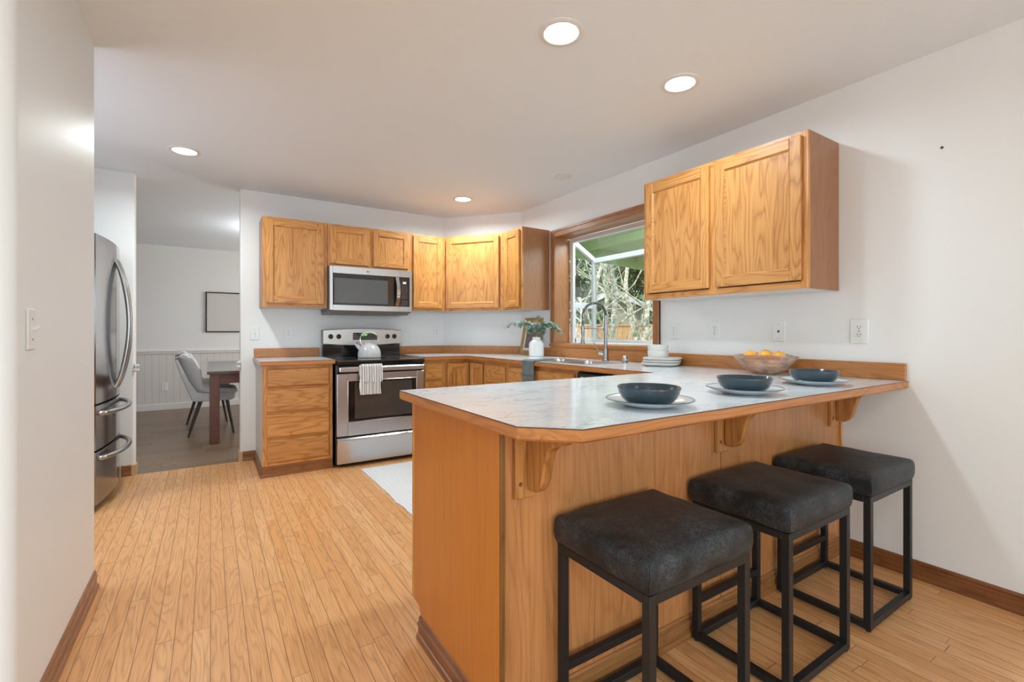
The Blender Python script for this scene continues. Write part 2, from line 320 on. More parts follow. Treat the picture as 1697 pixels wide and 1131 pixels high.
# ------------------------------------------------------------------ mesh builder
class MB:
    def __init__(s, M=None): s.v = []; s.f = []; s.mi = []; s.M = M
    def add(s, vs, fs, m=0):
        b = len(s.v)
        for p in vs:
            p = Vector(p)
            s.v.append(s.M @ p if s.M else p)
        for f in fs: s.f.append(tuple(i + b for i in f)); s.mi.append(m)
        return s
    def box(s, x0, x1, y0, y1, z0, z1, m=0, bev=0.0):
        if x1 < x0: x0, x1 = x1, x0
        if y1 < y0: y0, y1 = y1, y0
        if z1 < z0: z0, z1 = z1, z0
        if bev <= 0:
            vs = [(x0, y0, z0), (x1, y0, z0), (x1, y1, z0), (x0, y1, z0), (x0, y0, z1), (x1, y0, z1), (x1, y1, z1), (x0, y1, z1)]
            return s.add(vs, [(3, 2, 1, 0), (4, 5, 6, 7), (0, 1, 5, 4), (1, 2, 6, 5), (2, 3, 7, 6), (3, 0, 4, 7)], m)
        b = min(bev, (x1 - x0) / 2.01, (y1 - y0) / 2.01, (z1 - z0) / 2.01)
        X, Y, Z = (x0, x1), (y0, y1), (z0, z1); vs = []; ix = {}
        for i in (0, 1):
            for j in (0, 1):
                for k in (0, 1):
                    sx, sy, sz = (1 - 2 * i), (1 - 2 * j), (1 - 2 * k)
                    for a in range(3):
                        p = [X[i] + (0 if a == 0 else sx * b), Y[j] + (0 if a == 1 else sy * b), Z[k] + (0 if a == 2 else sz * b)]
                        ix[(i, j, k, a)] = len(vs); vs.append(p)
        fs = []
        for a in range(3):
            o = [q for q in range(3) if q != a]
            for e in (0, 1):
                cyc = []
                for (p, q) in ((0, 0), (1, 0), (1, 1), (0, 1)):
                    t = [0, 0, 0]; t[a] = e; t[o[0]] = p; t[o[1]] = q
                    cyc.append(ix[(*t, a)])
                fs.append(tuple(cyc))
        for a in range(3):                       # edge running along a
            o = [q for q in range(3) if q != a]
            for p in (0, 1):
                for q in (0, 1):
                    t0 = [0, 0, 0]; t0[o[0]] = p; t0[o[1]] = q; t1 = list(t0); t1[a] = 1
                    fs.append((ix[(*t0, o[0])], ix[(*t1, o[0])], ix[(*t1, o[1])], ix[(*t0, o[1])]))
        for i in (0, 1):
            for j in (0, 1):
                for k in (0, 1): fs.append(tuple(ix[(i, j, k, a)] for a in range(3)))
        return s.add(vs, fs, m)
    def prism(s, poly, ax, a0, a1, m=0, mside=None):
        """poly: 2D points in the two axes other than ax (in xyz order)"""
        n = len(poly); o = [q for q in range(3) if q != ax]; vs = []
        for a in (a0, a1):
            for (u, w) in poly:
                t = [0, 0, 0]; t[ax] = a; t[o[0]] = u; t[o[1]] = w; vs.append(t)
        s.add(vs, [tuple(range(n)), tuple(range(2 * n - 1, n - 1, -1))], m)
        b = len(s.v) - 2 * n
        for i in range(n):
            j = (i + 1) % n
            s.f.append((b + i, b + j, b + n + j, b + n + i)); s.mi.append(m if mside is None else mside)
        return s
    def lathe(s, prof, c=(0, 0, 0), seg=32, m=0, ax=2, cap=True, fn=None):
        vs = []; n = len(prof); o = [(1, 2), (2, 0), (0, 1)][ax]
        for k in range(seg):
            a = 2 * PI * k / seg
            for (r, z) in prof:
                t = [0, 0, 0]; t[ax] = z; t[o[0]] = r * math.cos(a); t[o[1]] = r * math.sin(a)
                if fn: t = fn(t, a)
                vs.append((t[0] + c[0], t[1] + c[1], t[2] + c[2]))
        fs = []
        for k in range(seg):
            k2 = (k + 1) % seg
            for i in range(n - 1): fs.append((k * n + i, k2 * n + i, k2 * n + i + 1, k * n + i + 1))
        if cap and prof[0][0] > 1e-6: fs.append(tuple(k * n for k in range(seg - 1, -1, -1)))
        if cap and prof[-1][0] > 1e-6: fs.append(tuple(k * n + n - 1 for k in range(seg)))
        return s.add(vs, fs, m)
    def cyl(s, c, r, h, ax=2, seg=20, m=0): return s.lathe([(r, 0), (r, h)], c, seg, m, ax)
    def tube(s, pts, r, seg=8, m=0, closed=False, sy=1.0):
        P = [Vector(p) for p in pts]; n = len(P); vs = []
        R = r if isinstance(r, (list, tuple)) else [r] * n
        up = None
        for i in range(n):
            a = P[(i - 1) % n] if (i > 0 or closed) else P[i]; b = P[(i + 1) % n] if (i < n - 1 or closed) else P[i]
            t = (b - a).normalized()
            if up is None:
                up = Vector((0, 0, 1)) if abs(t.z) < 0.9 else Vector((1, 0, 0))
            side = t.cross(up).normalized(); up = side.cross(t).normalized()
            for k in range(seg):
                q = 2 * PI * k / seg
                vs.append(P[i] + side * math.cos(q) * R[i] + up * math.sin(q) * R[i] * sy)
        fs = []
        for i in range(n if closed else n - 1):
            j = (i + 1) % n
            for k in range(seg):
                l = (k + 1) % seg
                fs.append((i * seg + k, i * seg + l, j * seg + l, j * seg + k))
        if not closed:
            fs.append(tuple(range(seg - 1, -1, -1))); fs.append(tuple((n - 1) * seg + k for k in range(seg)))
        return s.add(vs, fs, m)
    def grid(s, fn, nu, nv, m=0, thick=None):
        vs = [fn(i / nu, j / nv) for j in range(nv + 1) for i in range(nu + 1)]
        fs = [(j * (nu + 1) + i, j * (nu + 1) + i + 1, (j + 1) * (nu + 1) + i + 1, (j + 1) * (nu + 1) + i) for j in range(nv) for i in range(nu)]
        return s.add(vs, fs, m)
    def sphere(s, c, r, seg=20, rings=12, m=0, sc=(1, 1, 1)):
        prof = [(r * math.sin(PI * i / rings), -r * math.cos(PI * i / rings)) for i in range(rings + 1)]
        prof[0] = (1e-5, -r); prof[-1] = (1e-5, r)
        return s.lathe([(a * 1.0, b * sc[2]) for a, b in prof], c, seg, m, fn=lambda t, a: [t[0] * sc[0], t[1] * sc[1], t[2]])

WM = {}
def mats_of(m): return m if isinstance(m, (list, tuple)) else [m]
def build(name, mb, mats, parent=None, world=False, smooth=35, loc=None):
    """link mb as one mesh object; world=True: its points are world points"""
    me = bpy.data.meshes.new(name)
    vs = mb.v
    base = WM.get(parent.name, Matrix()) if parent else Matrix()
    if loc is not None and parent is None: base = Matrix.Translation(loc)
    if world: inv = base.inverted(); vs = [inv @ v for v in vs]
    me.from_pydata([tuple(v) for v in vs], [], mb.f)
    for m in mats_of(mats): me.materials.append(m)
    me.polygons.foreach_set('material_index', mb.mi)
    me.update(); me.validate()
    import bmesh
    bm = bmesh.new(); bm.from_mesh(me); bmesh.ops.recalc_face_normals(bm, faces=bm.faces); bm.to_mesh(me); bm.free()
    if smooth:
        me.polygons.foreach_set('use_smooth', [True] * len(me.polygons)); me.set_sharp_from_angle(angle=math.radians(smooth))
    o = bpy.data.objects.new(name, me); COL.objects.link(o)
    if parent: o.parent = parent
    elif loc is not None: o.location = loc
    WM[o.name] = base
    return o
def thing(name, label, cat, loc=(0, 0, 0), rz=0.0, group=None, kind=None):
    o = bpy.data.objects.new(name, None); COL.objects.link(o); o.empty_display_size = 0.1
    o.location = loc; o.rotation_euler = (0, 0, rz)
    WM[o.name] = Matrix.Translation(loc) @ Matrix.Rotation(rz, 4, 'Z')
    return tag(o, label, cat, group, kind)
def tag(o, label=None, cat=None, group=None, kind=None):
    if label: o['label'] = label
    if cat: o['category'] = cat
    if group: o['group'] = group
    if kind: o['kind'] = kind
    return o
def struct(name, mb, m, label=None, parent=None, smooth=35):
    o = build(name, mb, m, parent, world=True, smooth=smooth)
    if parent is None: tag(o, label, None, None, 'structure')
    return o
def copy_tree(o, loc=None, rz=None, label=None, parent=None):
    c = o.copy(); COL.objects.link(c)
    if parent: c.parent = parent
    if loc is not None: c.location = loc
    if rz is not None: c.rotation_euler = (0, 0, rz)
    if label: c['label'] = label
    for ch in list(o.children): copy_tree(ch, parent=c)
    return c
def arc(cx, cy, r, a0, a1, n):
    return [(cx + r * math.cos(math.radians(a0 + (a1 - a0) * i / n)), cy + r * math.sin(math.radians(a0 + (a1 - a0) * i / n))) for i in range(n + 1)]

# ================================================================== THE ROOM
struct('floor', MB().box(-4.5, 2.80, -4.5, YB, -0.05, 0), m_floor, 'oak strip kitchen floor')
struct('floor_dining', MB().box(-3.2, 3.05, YB, 8.75, -0.05, 0.0), m_vinyl, 'dark grey brown plank floor of the dining room')
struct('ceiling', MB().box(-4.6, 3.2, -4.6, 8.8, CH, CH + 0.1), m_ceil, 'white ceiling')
# corner wall between back and right wall
CX0, CY0 = 2.205, YB; CX1, CY1 = XR, 4.135
WY0, WY1, WZ0, WZ1 = 2.362, 3.545, 1.052, 2.068       # clear opening of the garden window
w = MB()
w.box(XR, XR + 0.17, -4.5, WY0 - 0.01, 0, CH); w.box(XR, XR + 0.17, WY1 + 0.01, 5.0, 0, CH)
w.box(XR, XR + 0.17, WY0 - 0.01, WY1 + 0.01, 0, WZ0 - 0.01); w.box(XR, XR + 0.17, WY0 - 0.01, WY1 + 0.01, WZ1 + 0.01, CH)
struct('wall_right', w, m_wall, 'long white right wall with the garden window')
struct('wall_corner', MB().prism([(CX0, CY0), (CX1, CY1), (XR + 0.01, YB + 0.05)], 2, 0, CH), m_wall, 'short angled white wall across the kitchen corner')
R = 0.018
def wall_end_x(x, y0, y1, d):       # rounded jamb, d=+1 the jamb is the right-hand end
    a = arc(x - d * R, y1 - R, R, 90 if d < 0 else 90, 180 if d < 0 else 0, 6)
    b = arc(x - d * R, y0 + R, R, 180 if d < 0 else 0, 270 if d < 0 else -90, 6)
    return a + b
p = wall_end_x(0.222, YB, YB + 0.12, -1) + [(3.0, YB), (3.0, YB + 0.12)]
struct('wall_back', MB().prism(p, 2, 0, CH), m_wall, 'white back wall behind the range')
p = wall_end_x(-0.517, YB, YB + 0.12, 1) + [(-1.5, YB), (-1.5, YB + 0.12)]
struct('wall_back_left', MB().prism(p, 2, 0, CH), m_wall, 'white wall beside the refrigerator, left of the dining opening')
r = 0.035
p = [(-0.44, 2.785), (-0.44, 1.765 + r)] + arc(-0.44 - r, 1.765 + r, r, 0, -90, 8)[1:] + [(-4.5, 1.765), (-4.5, 2.785)]
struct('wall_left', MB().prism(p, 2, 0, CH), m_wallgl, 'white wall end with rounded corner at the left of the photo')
struct('wall_alcove', MB().box(-1.6, -1.5, 2.785, YB + 0.12, 0, CH), m_wall)
# dining room
struct('wall_dining_far', MB().box(-3.2, 3.2, 8.63, 8.75, 0, CH), m_wall, 'grey white far wall of the dining room')
struct('wall_dining_left', MB().box(-3.3, -3.2, YB, 8.75, 0, CH), m_wall)
struct('wall_dining_front', MB().box(-3.2, -1.5, YB, YB + 0.12, 0, CH), m_wall)
w = MB(); w.box(3.05, 3.17, YB, 6.2, 0, CH); w.box(3.05, 3.17, 7.8, 8.75, 0, CH); w.box(3.05, 3.17, 6.2, 7.8, 0, 0.8); w.box(3.05, 3.17, 6.2, 7.8, 2.1, CH)
struct('wall_dining_right', w, m_wall)
struct('trim_wainscot', MB().box(-3.2, 3.05, 8.618, 8.63, 0.07, 0.835), m_bead, 'white beadboard wainscot of the dining room')
w = MB(); w.box(-3.2, 3.05, 8.60, 8.632, 0.835, 0.862, bev=0.003); w.box(-3.2, 3.05, 8.59, 8.632, 0.862, 0.885, bev=0.004)
struct('trim_chair_rail', w, m_trimw, 'white chair rail in the dining room')
struct('baseboard_dining', MB().box(-3.2, 3.05, 8.602, 8.63, 0, 0.095, bev=0.004), m_trimw)
# rear room (behind the camera)
w = MB()
for a, b in ((-4.5, -3.45), (-1.75, 0.05), (1.75, 2.96)): w.box(a, b, -4.62, -4.5, 0, CH)
for a, b in ((-3.45, -1.75), (0.05, 1.75)): w.box(a, b, -4.62, -4.5, 0, 0.6); w.box(a, b, -4.62, -4.5, 2.1, CH)
struct('wall_rear', w, m_wall)
w = MB(); w.box(-4.62, -4.5, -4.62, -2.15, 0, CH); w.box(-4.62, -4.5, -0.25, 2.8, 0, CH); w.box(-4.62, -4.5, -2.15, -0.25, 2.1, CH)
struct('wall_rear_left', w, m_wall)

# baseboards: moulded dark oak
BP = [(0, 0), (0.017, 0), (0.018, 0.010), (0.016, 0.021), (0.010, 0.024), (0.010, 0.050), (0.013, 0.054), (0.013, 0.062), (0.0065, 0.066), (0.0085, 0.072), (0.0075, 0.078), (0.003, 0.083), (0, 0.084)]
def bboard(name, p0, p1, nrm, mat, label=None, h=1.0, parent=None):
    """moulding from p0 to p1 (xy), its back on that line, standing off along nrm"""
    vs = []; n = len(BP)
    for q in (p0, p1):
        for (d, z) in BP: vs.append((q[0] + nrm[0] * d, q[1] + nrm[1] * d, z * h))
    mb = MB(); mb.add(vs, [tuple(range(n)), tuple(range(2 * n - 1, n - 1, -1))] + [(i, (i + 1) % n, n + (i + 1) % n, n + i) for i in range(n)])
    if parent is None: return struct(name, mb, mat, label)
    return build(name, mb, mat, parent, world=True)
bboard('baseboard_right', (XR, -4.5), (XR, 1.128), (-1, 0), basey, 'dark oak baseboard along the right wall')
bboard('baseboard_left', (-0.44, 1.80), (-0.44, 2.785), (1, 0), oak('left_baseboard_oak', 1, (0.40, 0.185, 0.09), (0.24, 0.10, 0.045)), 'dark oak baseboard on the left wall end')
bboard('baseboard_back', (0.24, YB), (0.35, YB), (0, -1), basex, 'short oak baseboard beside the drawer cabinet')
bboard('baseboard_back_left', (-0.60, YB), (-0.535, YB), (0, -1), basex, 'short oak baseboard beside the refrigerator')
# pale bullnose corner pieces of baseboard at the opening
for n_, x in (('baseboard_corner', 0.222), ('baseboard_corner_left', -0.517)):
    d = 1 if x > 0 else -1
    struct(n_, MB().prism([(x - d * 0.012, YB - 0.012), (x + d * 0.02, YB - 0.012), (x + d * 0.02, YB + 0.02), (x - d * 0.012, YB + 0.1)], 2, 0, 0.082), plain('pale_oak_corner_' + n_, (0.62, 0.40, 0.22), 0.4))

# ================================================================== GARDEN WINDOW
win = thing('window_1', 'white garden window with oak casing above the sink', None, (XR, 2.95, WZ0), 0, None, 'structure')
def casing(c):
    o0, o1 = 2.300, 3.605; zt = 2.135; t = 0.018
    c.box(XR - t, XR, WY1, o1, WZ0 - 0.0, zt, 0, 0.004); c.box(XR - t, XR, o0, WY0, WZ0, zt, 0, 0.004)
    c.box(XR - t - 0.006, XR, WY1 + 0.045, o1, WZ0, zt, 0, 0.003); c.box(XR - t - 0.006, XR, o0, WY0 - 0.045, WZ0, zt, 0, 0.003)
    c.box(XR - t, XR, WY0, WY1, WZ1, zt, 1, 0.004); c.box(XR - t - 0.006, XR, o0, o1, zt - 0.022, zt, 1, 0.003)
c = MB(); casing(c); build('window_casing', c, [casz, casy], win, world=True)
c = MB(); c.box(XR - 0.002, 2.962, WY1, WY1 + 0.015, WZ0, WZ1); c.box(XR - 0.002, 2.962, WY0 - 0.015, WY0, WZ0, WZ1)
build('window_jamb', c, casz, win, world=True)
build('window_head', MB().box(XR - 0.002, 2.962, WY0 - 0.015, WY1 + 0.015, WZ1, WZ1 + 0.015), casy, win, world=True)
c = MB(); c.box(XR - 0.028, 2.962, WY0 - 0.075, WY1 + 0.075, WZ0 - 0.036, WZ0 - 0.002, 0, 0.006); c.box(XR - 0.016, XR, WY0 - 0.06, WY1 + 0.06, WZ0 - 0.046, WZ0 - 0.036)
build('window_sill', c, oakey, win, world=True)
GX0, GX1 = 2.962, 3.27; GT0, GT1 = 2.045, 1.885; GY0, GY1 = WY0 + 0.005, WY1 - 0.005
fr = MB()
fr.box(GX0 + 0.0012, GX0 + 0.029, GY1 - 0.045, GY1 - 0.001, WZ0, GT0 + 0.01, 0, 0.003); fr.box(GX0 + 0.0012, GX0 + 0.029, GY0 + 0.001, GY0 + 0.045, WZ0, GT0 + 0.01, 0, 0.003)
fr.box(GX0, GX0 + 0.03, GY0, GY1, GT0 - 0.02, GT0 + 0.022, 0, 0.003)
for y in (GY0, GY1 - 0.04): fr.box(GX1 - 0.0288, GX1 + 0.0088, y + 0.001, y + 0.039, WZ0 + 0.004, GT1 - 0.01, 0, 0.003)
fr.box(GX1 - 0.03, GX1 + 0.01, GY0, GY1, GT1 - 0.035, GT1 + 0.01, 0, 0.003)
fr.box(GX1 - 0.03, GX1 + 0.01, GY0, GY1, WZ0 + 0.0, WZ0 + 0.03, 0, 0.003)
for y in (GY0, GY1 - 0.04):
    fr.prism([(GX0 + 0.02, GT0 - 0.025), (GX1, GT1 - 0.031), (GX1, GT1 + 0.009), (GX0 + 0.02, GT0 + 0.020)], 1, y + 0.0016, y + 0.0384)
    fr.box(GX0 + 0.03, GX1 - 0.03, y + 0.008, y + 0.036, 1.392, 1.447, 0, 0.003)
    fr.box(GX0 + 0.03, GX1 - 0.03, y + 0.012, y + 0.03, WZ0, WZ0 + 0.045, 0, 0.002)
    fr.box(GX0 + 0.03, GX0 + 0.055, y + 0.012, y + 0.03, WZ0, 1.395, 0, 0.002)
    fr.box(GX0 + 0.028, GX0 + 0.045, y + 0.0125, y + 0.0295, 1.445, GT0 - 0.04, 0, 0.002)
build('window_frame', fr, m_vinw, win, world=True)
build('window_tray', MB().box(GX0 - 0.01, GX1 + 0.01, GY0, GY1, WZ0 - 0.02, WZ0 + 0.004, 0, 0.003), m_vinw, win, world=True)
g = MB().box(GX1 - 0.012, GX1 - 0.008, GY0 + 0.03, GY1 - 0.03, WZ0 + 0.02, GT1 - 0.02)
build('front_pane', g, m_glass, win, world=True)
for y in (GY0 + 0.02, GY1 - 0.022):
    build('side_pane', MB().prism([(GX0 + 0.02, WZ0 + 0.03), (GX1 - 0.02, WZ0 + 0.03), (GX1 - 0.02, GT1 - 0.02), (GX0 + 0.02, GT0 - 0.02)], 1, y, y + 0.003), m_glass, win, world=True)
build('roof_pane', MB().prism([(GX0 + 0.02, GT0 + 0.0), (GX1, GT1 - 0.008), (GX1, GT1 - 0.004), (GX0 + 0.02, GT0 + 0.004)], 1, GY0 + 0.03, GY1 - 0.03), m_glass, win, world=True)
sc = MB()
for (x, z) in ((GX0 + 0.004, 1.34), (GX0 + 0.004, 1.22)): sc.cyl((GX0 - 0.003, GY1 - 0.022, z), 0.006, 0.004, 0, 10)
build('screw', sc, m_nickel, win, world=True)

# ================================================================== CABINETS (local: x width, y into the wall, z up, front at y=0)
def door_mb(x0, z0, w, h, st=0.056, t=0.020, mats=(0, 1, 2)):
    b = MB(); y = -t
    b.box(x0, x0 + st, y, 0, z0, z0 + h, 0, 0.0035); b.box(x0 + w - st, x0 + w, y, 0, z0, z0 + h, 0, 0.0035)
    b.box(x0 + st, x0 + w - st, y + 0.0005, 0, z0 + h - st, z0 + h, 1, 0.003); b.box(x0 + st, x0 + w - st, y + 0.0005, 0, z0, z0 + st, 1, 0.003)
    # sloped moulding inside the frame and recessed panel
    a = 0.008; i0, i1, j0, j1 = x0 + st, x0 + w - st, z0 + st, z0 + h - st; yf = y + 0.002; yr = y + 0.010
    o = [(i0, yf, j0), (i1, yf, j0), (i1, yf, j1), (i0, yf, j1)]; n = [(i0 + a, yr, j0 + a), (i1 - a, yr, j0 + a), (i1 - a, yr, j1 - a), (i0 + a, yr, j1 - a)]
    b.add(o + n, [(0, 1, 5, 4), (1, 2, 6, 5), (2, 3, 7, 6), (3, 0, 4, 7)], 1)
    b.box(i0, i1, yr, -0.002, j0, j1, 2)
    return b
def drawer_mb(x0, z0, w, h, t=0.020, m=0):
    b = MB(); s = 0.010
    b.box(x0, x0 + w, -t + 0.008, 0, z0, z0 + h, m, 0.002)
    vs = [(x0 + 0.001, -t + 0.009, z0 + 0.001), (x0 + w - 0.001, -t + 0.009, z0 + 0.001), (x0 + w - 0.001, -t + 0.009, z0 + h - 0.001), (x0 + 0.001, -t + 0.009, z0 + h - 0.001),
          (x0 + s, -t, z0 + s), (x0 + w - s, -t, z0 + s), (x0 + w - s, -t, z0 + h - s), (x0 + s, -t, z0 + h - s)]
    b.add(vs, [(0, 1, 5, 4), (1, 2, 6, 5), (2, 3, 7, 6), (3, 0, 4, 7), (4, 5, 6, 7)], m)
    return b
DM = [oakz, oakx, oakz]
def cabinet(name, label, loc, rz, w, h, d, doors=(), drawers=(), z0=0.0, side=None, under=None, frame=0.035, cat='cabinet', group=None, stiles=(), rails=()):
    t = thing(name, label, cat, loc, rz, group)
    side = side or oakside; under = under or m_melam
    b = MB(); th = 0.016
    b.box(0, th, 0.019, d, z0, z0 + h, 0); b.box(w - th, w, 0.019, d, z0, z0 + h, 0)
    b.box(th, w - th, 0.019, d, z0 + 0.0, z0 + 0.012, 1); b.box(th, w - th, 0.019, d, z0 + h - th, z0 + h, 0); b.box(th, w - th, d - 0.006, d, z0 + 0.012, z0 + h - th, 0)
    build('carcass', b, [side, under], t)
    f = MB(); f.box(0, frame, 0, 0.019, z0, z0 + h, 0, 0.001); f.box(w - frame, w, 0, 0.019, z0, z0 + h, 0, 0.001)
    f.box(frame, w - frame, 0.0005, 0.0185, z0, z0 + frame, 1); f.box(frame, w - frame, 0.0005, 0.0185, z0 + h - frame, z0 + h, 1)
    for (s0, s1) in stiles: f.box(s0, s1, 0.0003, 0.0187, z0 + frame, z0 + h - frame, 0)
    for (r0, r1) in rails: f.box(frame, w - frame, 0.0005, 0.0185, r0, r1, 1)
    build('face_frame', f, [oakz, oakx], t)
    for q in doors: build('door', door_mb(*q), DM, t)
    for q in drawers: build('drawer', drawer_mb(*q), oakx, t)
    return t
UZ, UH = 1.374, 0.780
FY = 4.508; UD = YB - FY - 0.002
cabinet('wall_cabinet', 'oak wall cabinet with one square door, left end of the uppers', (0.373, FY, UZ), 0, 0.525, UH, UD, doors=[(0.026, 0.034, 0.468, UH - 0.055)], group='oak wall cabinets')
cabinet('wall_cabinet', 'short oak wall cabinet with two small doors above the microwave', (0.900, FY, 1.764), 0, 0.796, UZ + UH - 1.764, UD,
        doors=[(0.022, 0.022, 0.352, 0.345, 0.05), (0.418, 0.022, 0.350, 0.345, 0.05)], group='oak wall cabinets', stiles=[(0.37, 0.42)])
cabinet('wall_cabinet', 'narrow oak wall cabinet between the microwave and the angled corner cabinet', (1.698, FY, UZ), 0, 0.372, UH, UD, doors=[(0.020, 0.030, 0.316, UH - 0.055)], group='oak wall cabinets')
# angled corner cabinet
A = Vector((2.071, FY)); B = Vector((2.465, 3.982)); dw = (B - A).length; ang = math.atan2((B - A).y, (B - A).x)
t = thing('wall_cabinet', 'wide angled oak wall cabinet across the corner', 'cabinet', (A.x, A.y, UZ), ang, 'oak wall cabinets')
Mi = WM[t.name].inverted()
pts = [(2.0715, FY), (2.465, 3.982), (2.788, 3.982), (2.788, 4.125), (2.205, 4.825), (2.0715, 4.825)]
lp = [Mi @ Vector((x, y, UZ)) for x, y in pts]
lp[0] += Vector((0.002, 0.019, 0)); lp[1] += Vector((-0.002, 0.019, 0))
b = MB().prism([(q.x, q.y) for q in lp], 2, 0.012, UH, 0); b.prism([(q.x, q.y) for q in lp], 2, 0.0, 0.012, 1)
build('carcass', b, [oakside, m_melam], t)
f = MB(); fw = 0.05
f.box(0, fw, 0, 0.019, 0, UH, 0); f.box(dw - fw, dw, 0, 0.019, 0, UH, 0); f.box(fw, dw - fw, 0.0005, 0.0185, 0, 0.035, 1); f.box(fw, dw - fw, 0.0005, 0.0185, UH - 0.035, UH, 1)
build('face_frame', f, [oakz, oakx], t)
build('door', door_mb(0.022, 0.030, dw - 0.062, UH - 0.055), DM, t)
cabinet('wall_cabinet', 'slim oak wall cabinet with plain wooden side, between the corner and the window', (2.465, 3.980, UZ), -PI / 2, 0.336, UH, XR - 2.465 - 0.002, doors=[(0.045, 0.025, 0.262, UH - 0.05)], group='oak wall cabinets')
cabinet('wall_cabinet', 'large oak wall cabinet with two doors, right of the window', (2.465, 2.170, UZ), -PI / 2, 1.034, UH, XR - 2.465 - 0.002,
        doors=[(0.028, 0.040, 0.470, UH - 0.062), (0.540, 0.040, 0.468, UH - 0.062)], group='oak wall cabinets', stiles=[(0.49, 0.55)], under=m_trimw)

# base cabinets
CT = 0.924; BH = 0.889; BZ = 0.085
BY = 4.175; BD = YB - BY - 0.002
t = cabinet('base_cabinet', 'oak base cabinet with four drawers, left of the range', (0.345, BY, 0), 0, 0.530, BH - BZ, BD, z0=BZ, side=m_melam,
            drawers=[(0.030, 0.716, 0.474, 0.146), (0.030, 0.515, 0.474, 0.186), (0.030, 0.312, 0.474, 0.188), (0.030, 0.112, 0.474, 0.184)], group='oak base cabinets', rails=[(0.690, 0.730), (0.488, 0.528), (0.286, 0.326)])
build('toe_kick', MB().box(0.0, 0.53, 0.02, BD, 0, BZ), basex, t)
bboard('skirting', (0.331, 4.182), (0.875, 4.182), (0, -1), basex, parent=t)
bboard('skirting', (0.344, 4.17), (0.344, YB), (-1, 0), basey, parent=t)
t = cabinet('base_cabinet', 'narrow oak base cabinet with a drawer, right of the range', (1.690, BY, 0), 0, 0.225, BH - BZ, BD, z0=BZ, drawers=[(0.012, 0.70, 0.186, 0.155)], doors=[(0.012, 0.105, 0.186, 0.575, 0.045)], group='oak base cabinets', rails=[(0.67, 0.71)])
build('toe_kick', MB().box(0, 0.225, 0.06, BD, 0, BZ), basex, t)
# L-shaped corner cabinet with two doors meeting in the inner corner
SX = 2.185
t = thing('base_cabinet', 'oak corner base cabinet with two doors meeting in the inside corner', 'cabinet', (1.917, BY, 0), 0, 'oak base cabinets')
b = MB().prism([(1.917, BY + 0.01), (SX + 0.01, BY + 0.01), (SX + 0.01, 3.862), (XR - 0.002, 3.862), (XR - 0.002, 4.12), (2.2, YB - 0.01), (1.917, YB - 0.002)], 2, BZ, BH)
build('carcass', b, oakside, t, world=True)
build('toe_kick', MB().prism([(1.917, BY + 0.06), (SX + 0.06, BY + 0.06), (SX + 0.06, 3.862), (XR - 0.05, 3.862), (XR - 0.05, 4.12), (1.917, YB - 0.05)], 2, 0, BZ), basex, t, world=True)
f = MB(); f.box(1.917, 1.937, BY - 0.0, BY + 0.012, BZ, BH); f.box(1.937, SX, BY, BY + 0.012, BH - 0.03, BH); f.box(SX, SX + 0.012, 3.862, BY, BH - 0.03, BH); f.box(SX, SX + 0.012, 3.862, 3.882, BZ, BH - 0.03)
build('face_frame', f, oakz, t, world=True)
d1 = door_mb(0.022, 0.10, 0.235, 0.755, 0.05); build('door', d1, DM, t)
d2 = door_mb(0.0, 0.10, 0.245, 0.755, 0.05); o = build('door', d2, DM, t); o.location = (SX - 1.917, -0.045, 0); o.rotation_euler = (0, 0, -PI / 2)
def sinkside(y0, y1): return (SX, y0, 0), -PI / 2, y0 - y1
l, rz, w_ = sinkside(3.860, 3.455)
t = cabinet('base_cabinet', 'oak base cabinet with one drawer, between the corner and the sink', l, rz, w_, BH - BZ, XR - SX - 0.002, z0=BZ, drawers=[(0.045, 0.690, 0.335, 0.168)], doors=[(0.045, 0.10, 0.335, 0.57)], group='oak base cabinets', rails=[(0.66, 0.70)])
build('toe_kick', MB().box(0, w_, 0.06, 0.55, 0, BZ), basex, t)
l, rz, w_ = sinkside(3.453, 2.515)
t = cabinet('base_cabinet', 'oak sink base cabinet under the window', l, rz, w_, 0.60, XR - SX - 0.002, z0=BZ, drawers=[(0.035, 0.690, w_ - 0.07, 0.168)],
            doors=[(0.035, 0.10, w_ / 2 - 0.045, 0.57), (w_ / 2 + 0.01, 0.10, w_ / 2 - 0.045, 0.57)], group='oak base cabinets')
f = MB(); f.box(0, 0.035, 0, 0.019, BZ + 0.6, BH); f.box(w_ - 0.035, w_, 0, 0.019, BZ + 0.6, BH); f.box(0.035, w_ - 0.035, 0.001, 0.018, BZ + 0.60, BH)
f.box(0, 0.016, 0.019, 0.6, BZ + 0.6, BH); f.box(w_ - 0.016, w_, 0.019, 0.6, BZ + 0.6, BH)
build('top_rail', f, oakx, t)
build('toe_kick', MB().box(0, w_, 0.06, 0.55, 0, BZ), basex, t)
# dishwasher
t = thing('dishwasher', 'dishwasher with black control strip, mostly hidden behind the peninsula', 'dishwasher', (SX, 2.512, 0), -PI / 2)
build('body', MB().box(0.004, 0.60, 0.02, 0.58, 0.02, 0.875, 0), m_blackm, t)
build('door', MB().box(0.004, 0.60, -0.022, 0.018, 0.11, 0.755, 0, 0.004), m_black, t)
build('control_panel', MB().box(0.004, 0.60, -0.026, 0.018, 0.760, 0.872, 0, 0.006), m_blackm, t)
build('badge', MB().box(0.05, 0.075, -0.0275, -0.0255, 0.825, 0.845), m_white, t)
build('handle', MB().box(0.12, 0.48, -0.045, -0.026, 0.775, 0.790, 0, 0.004), m_black, t)

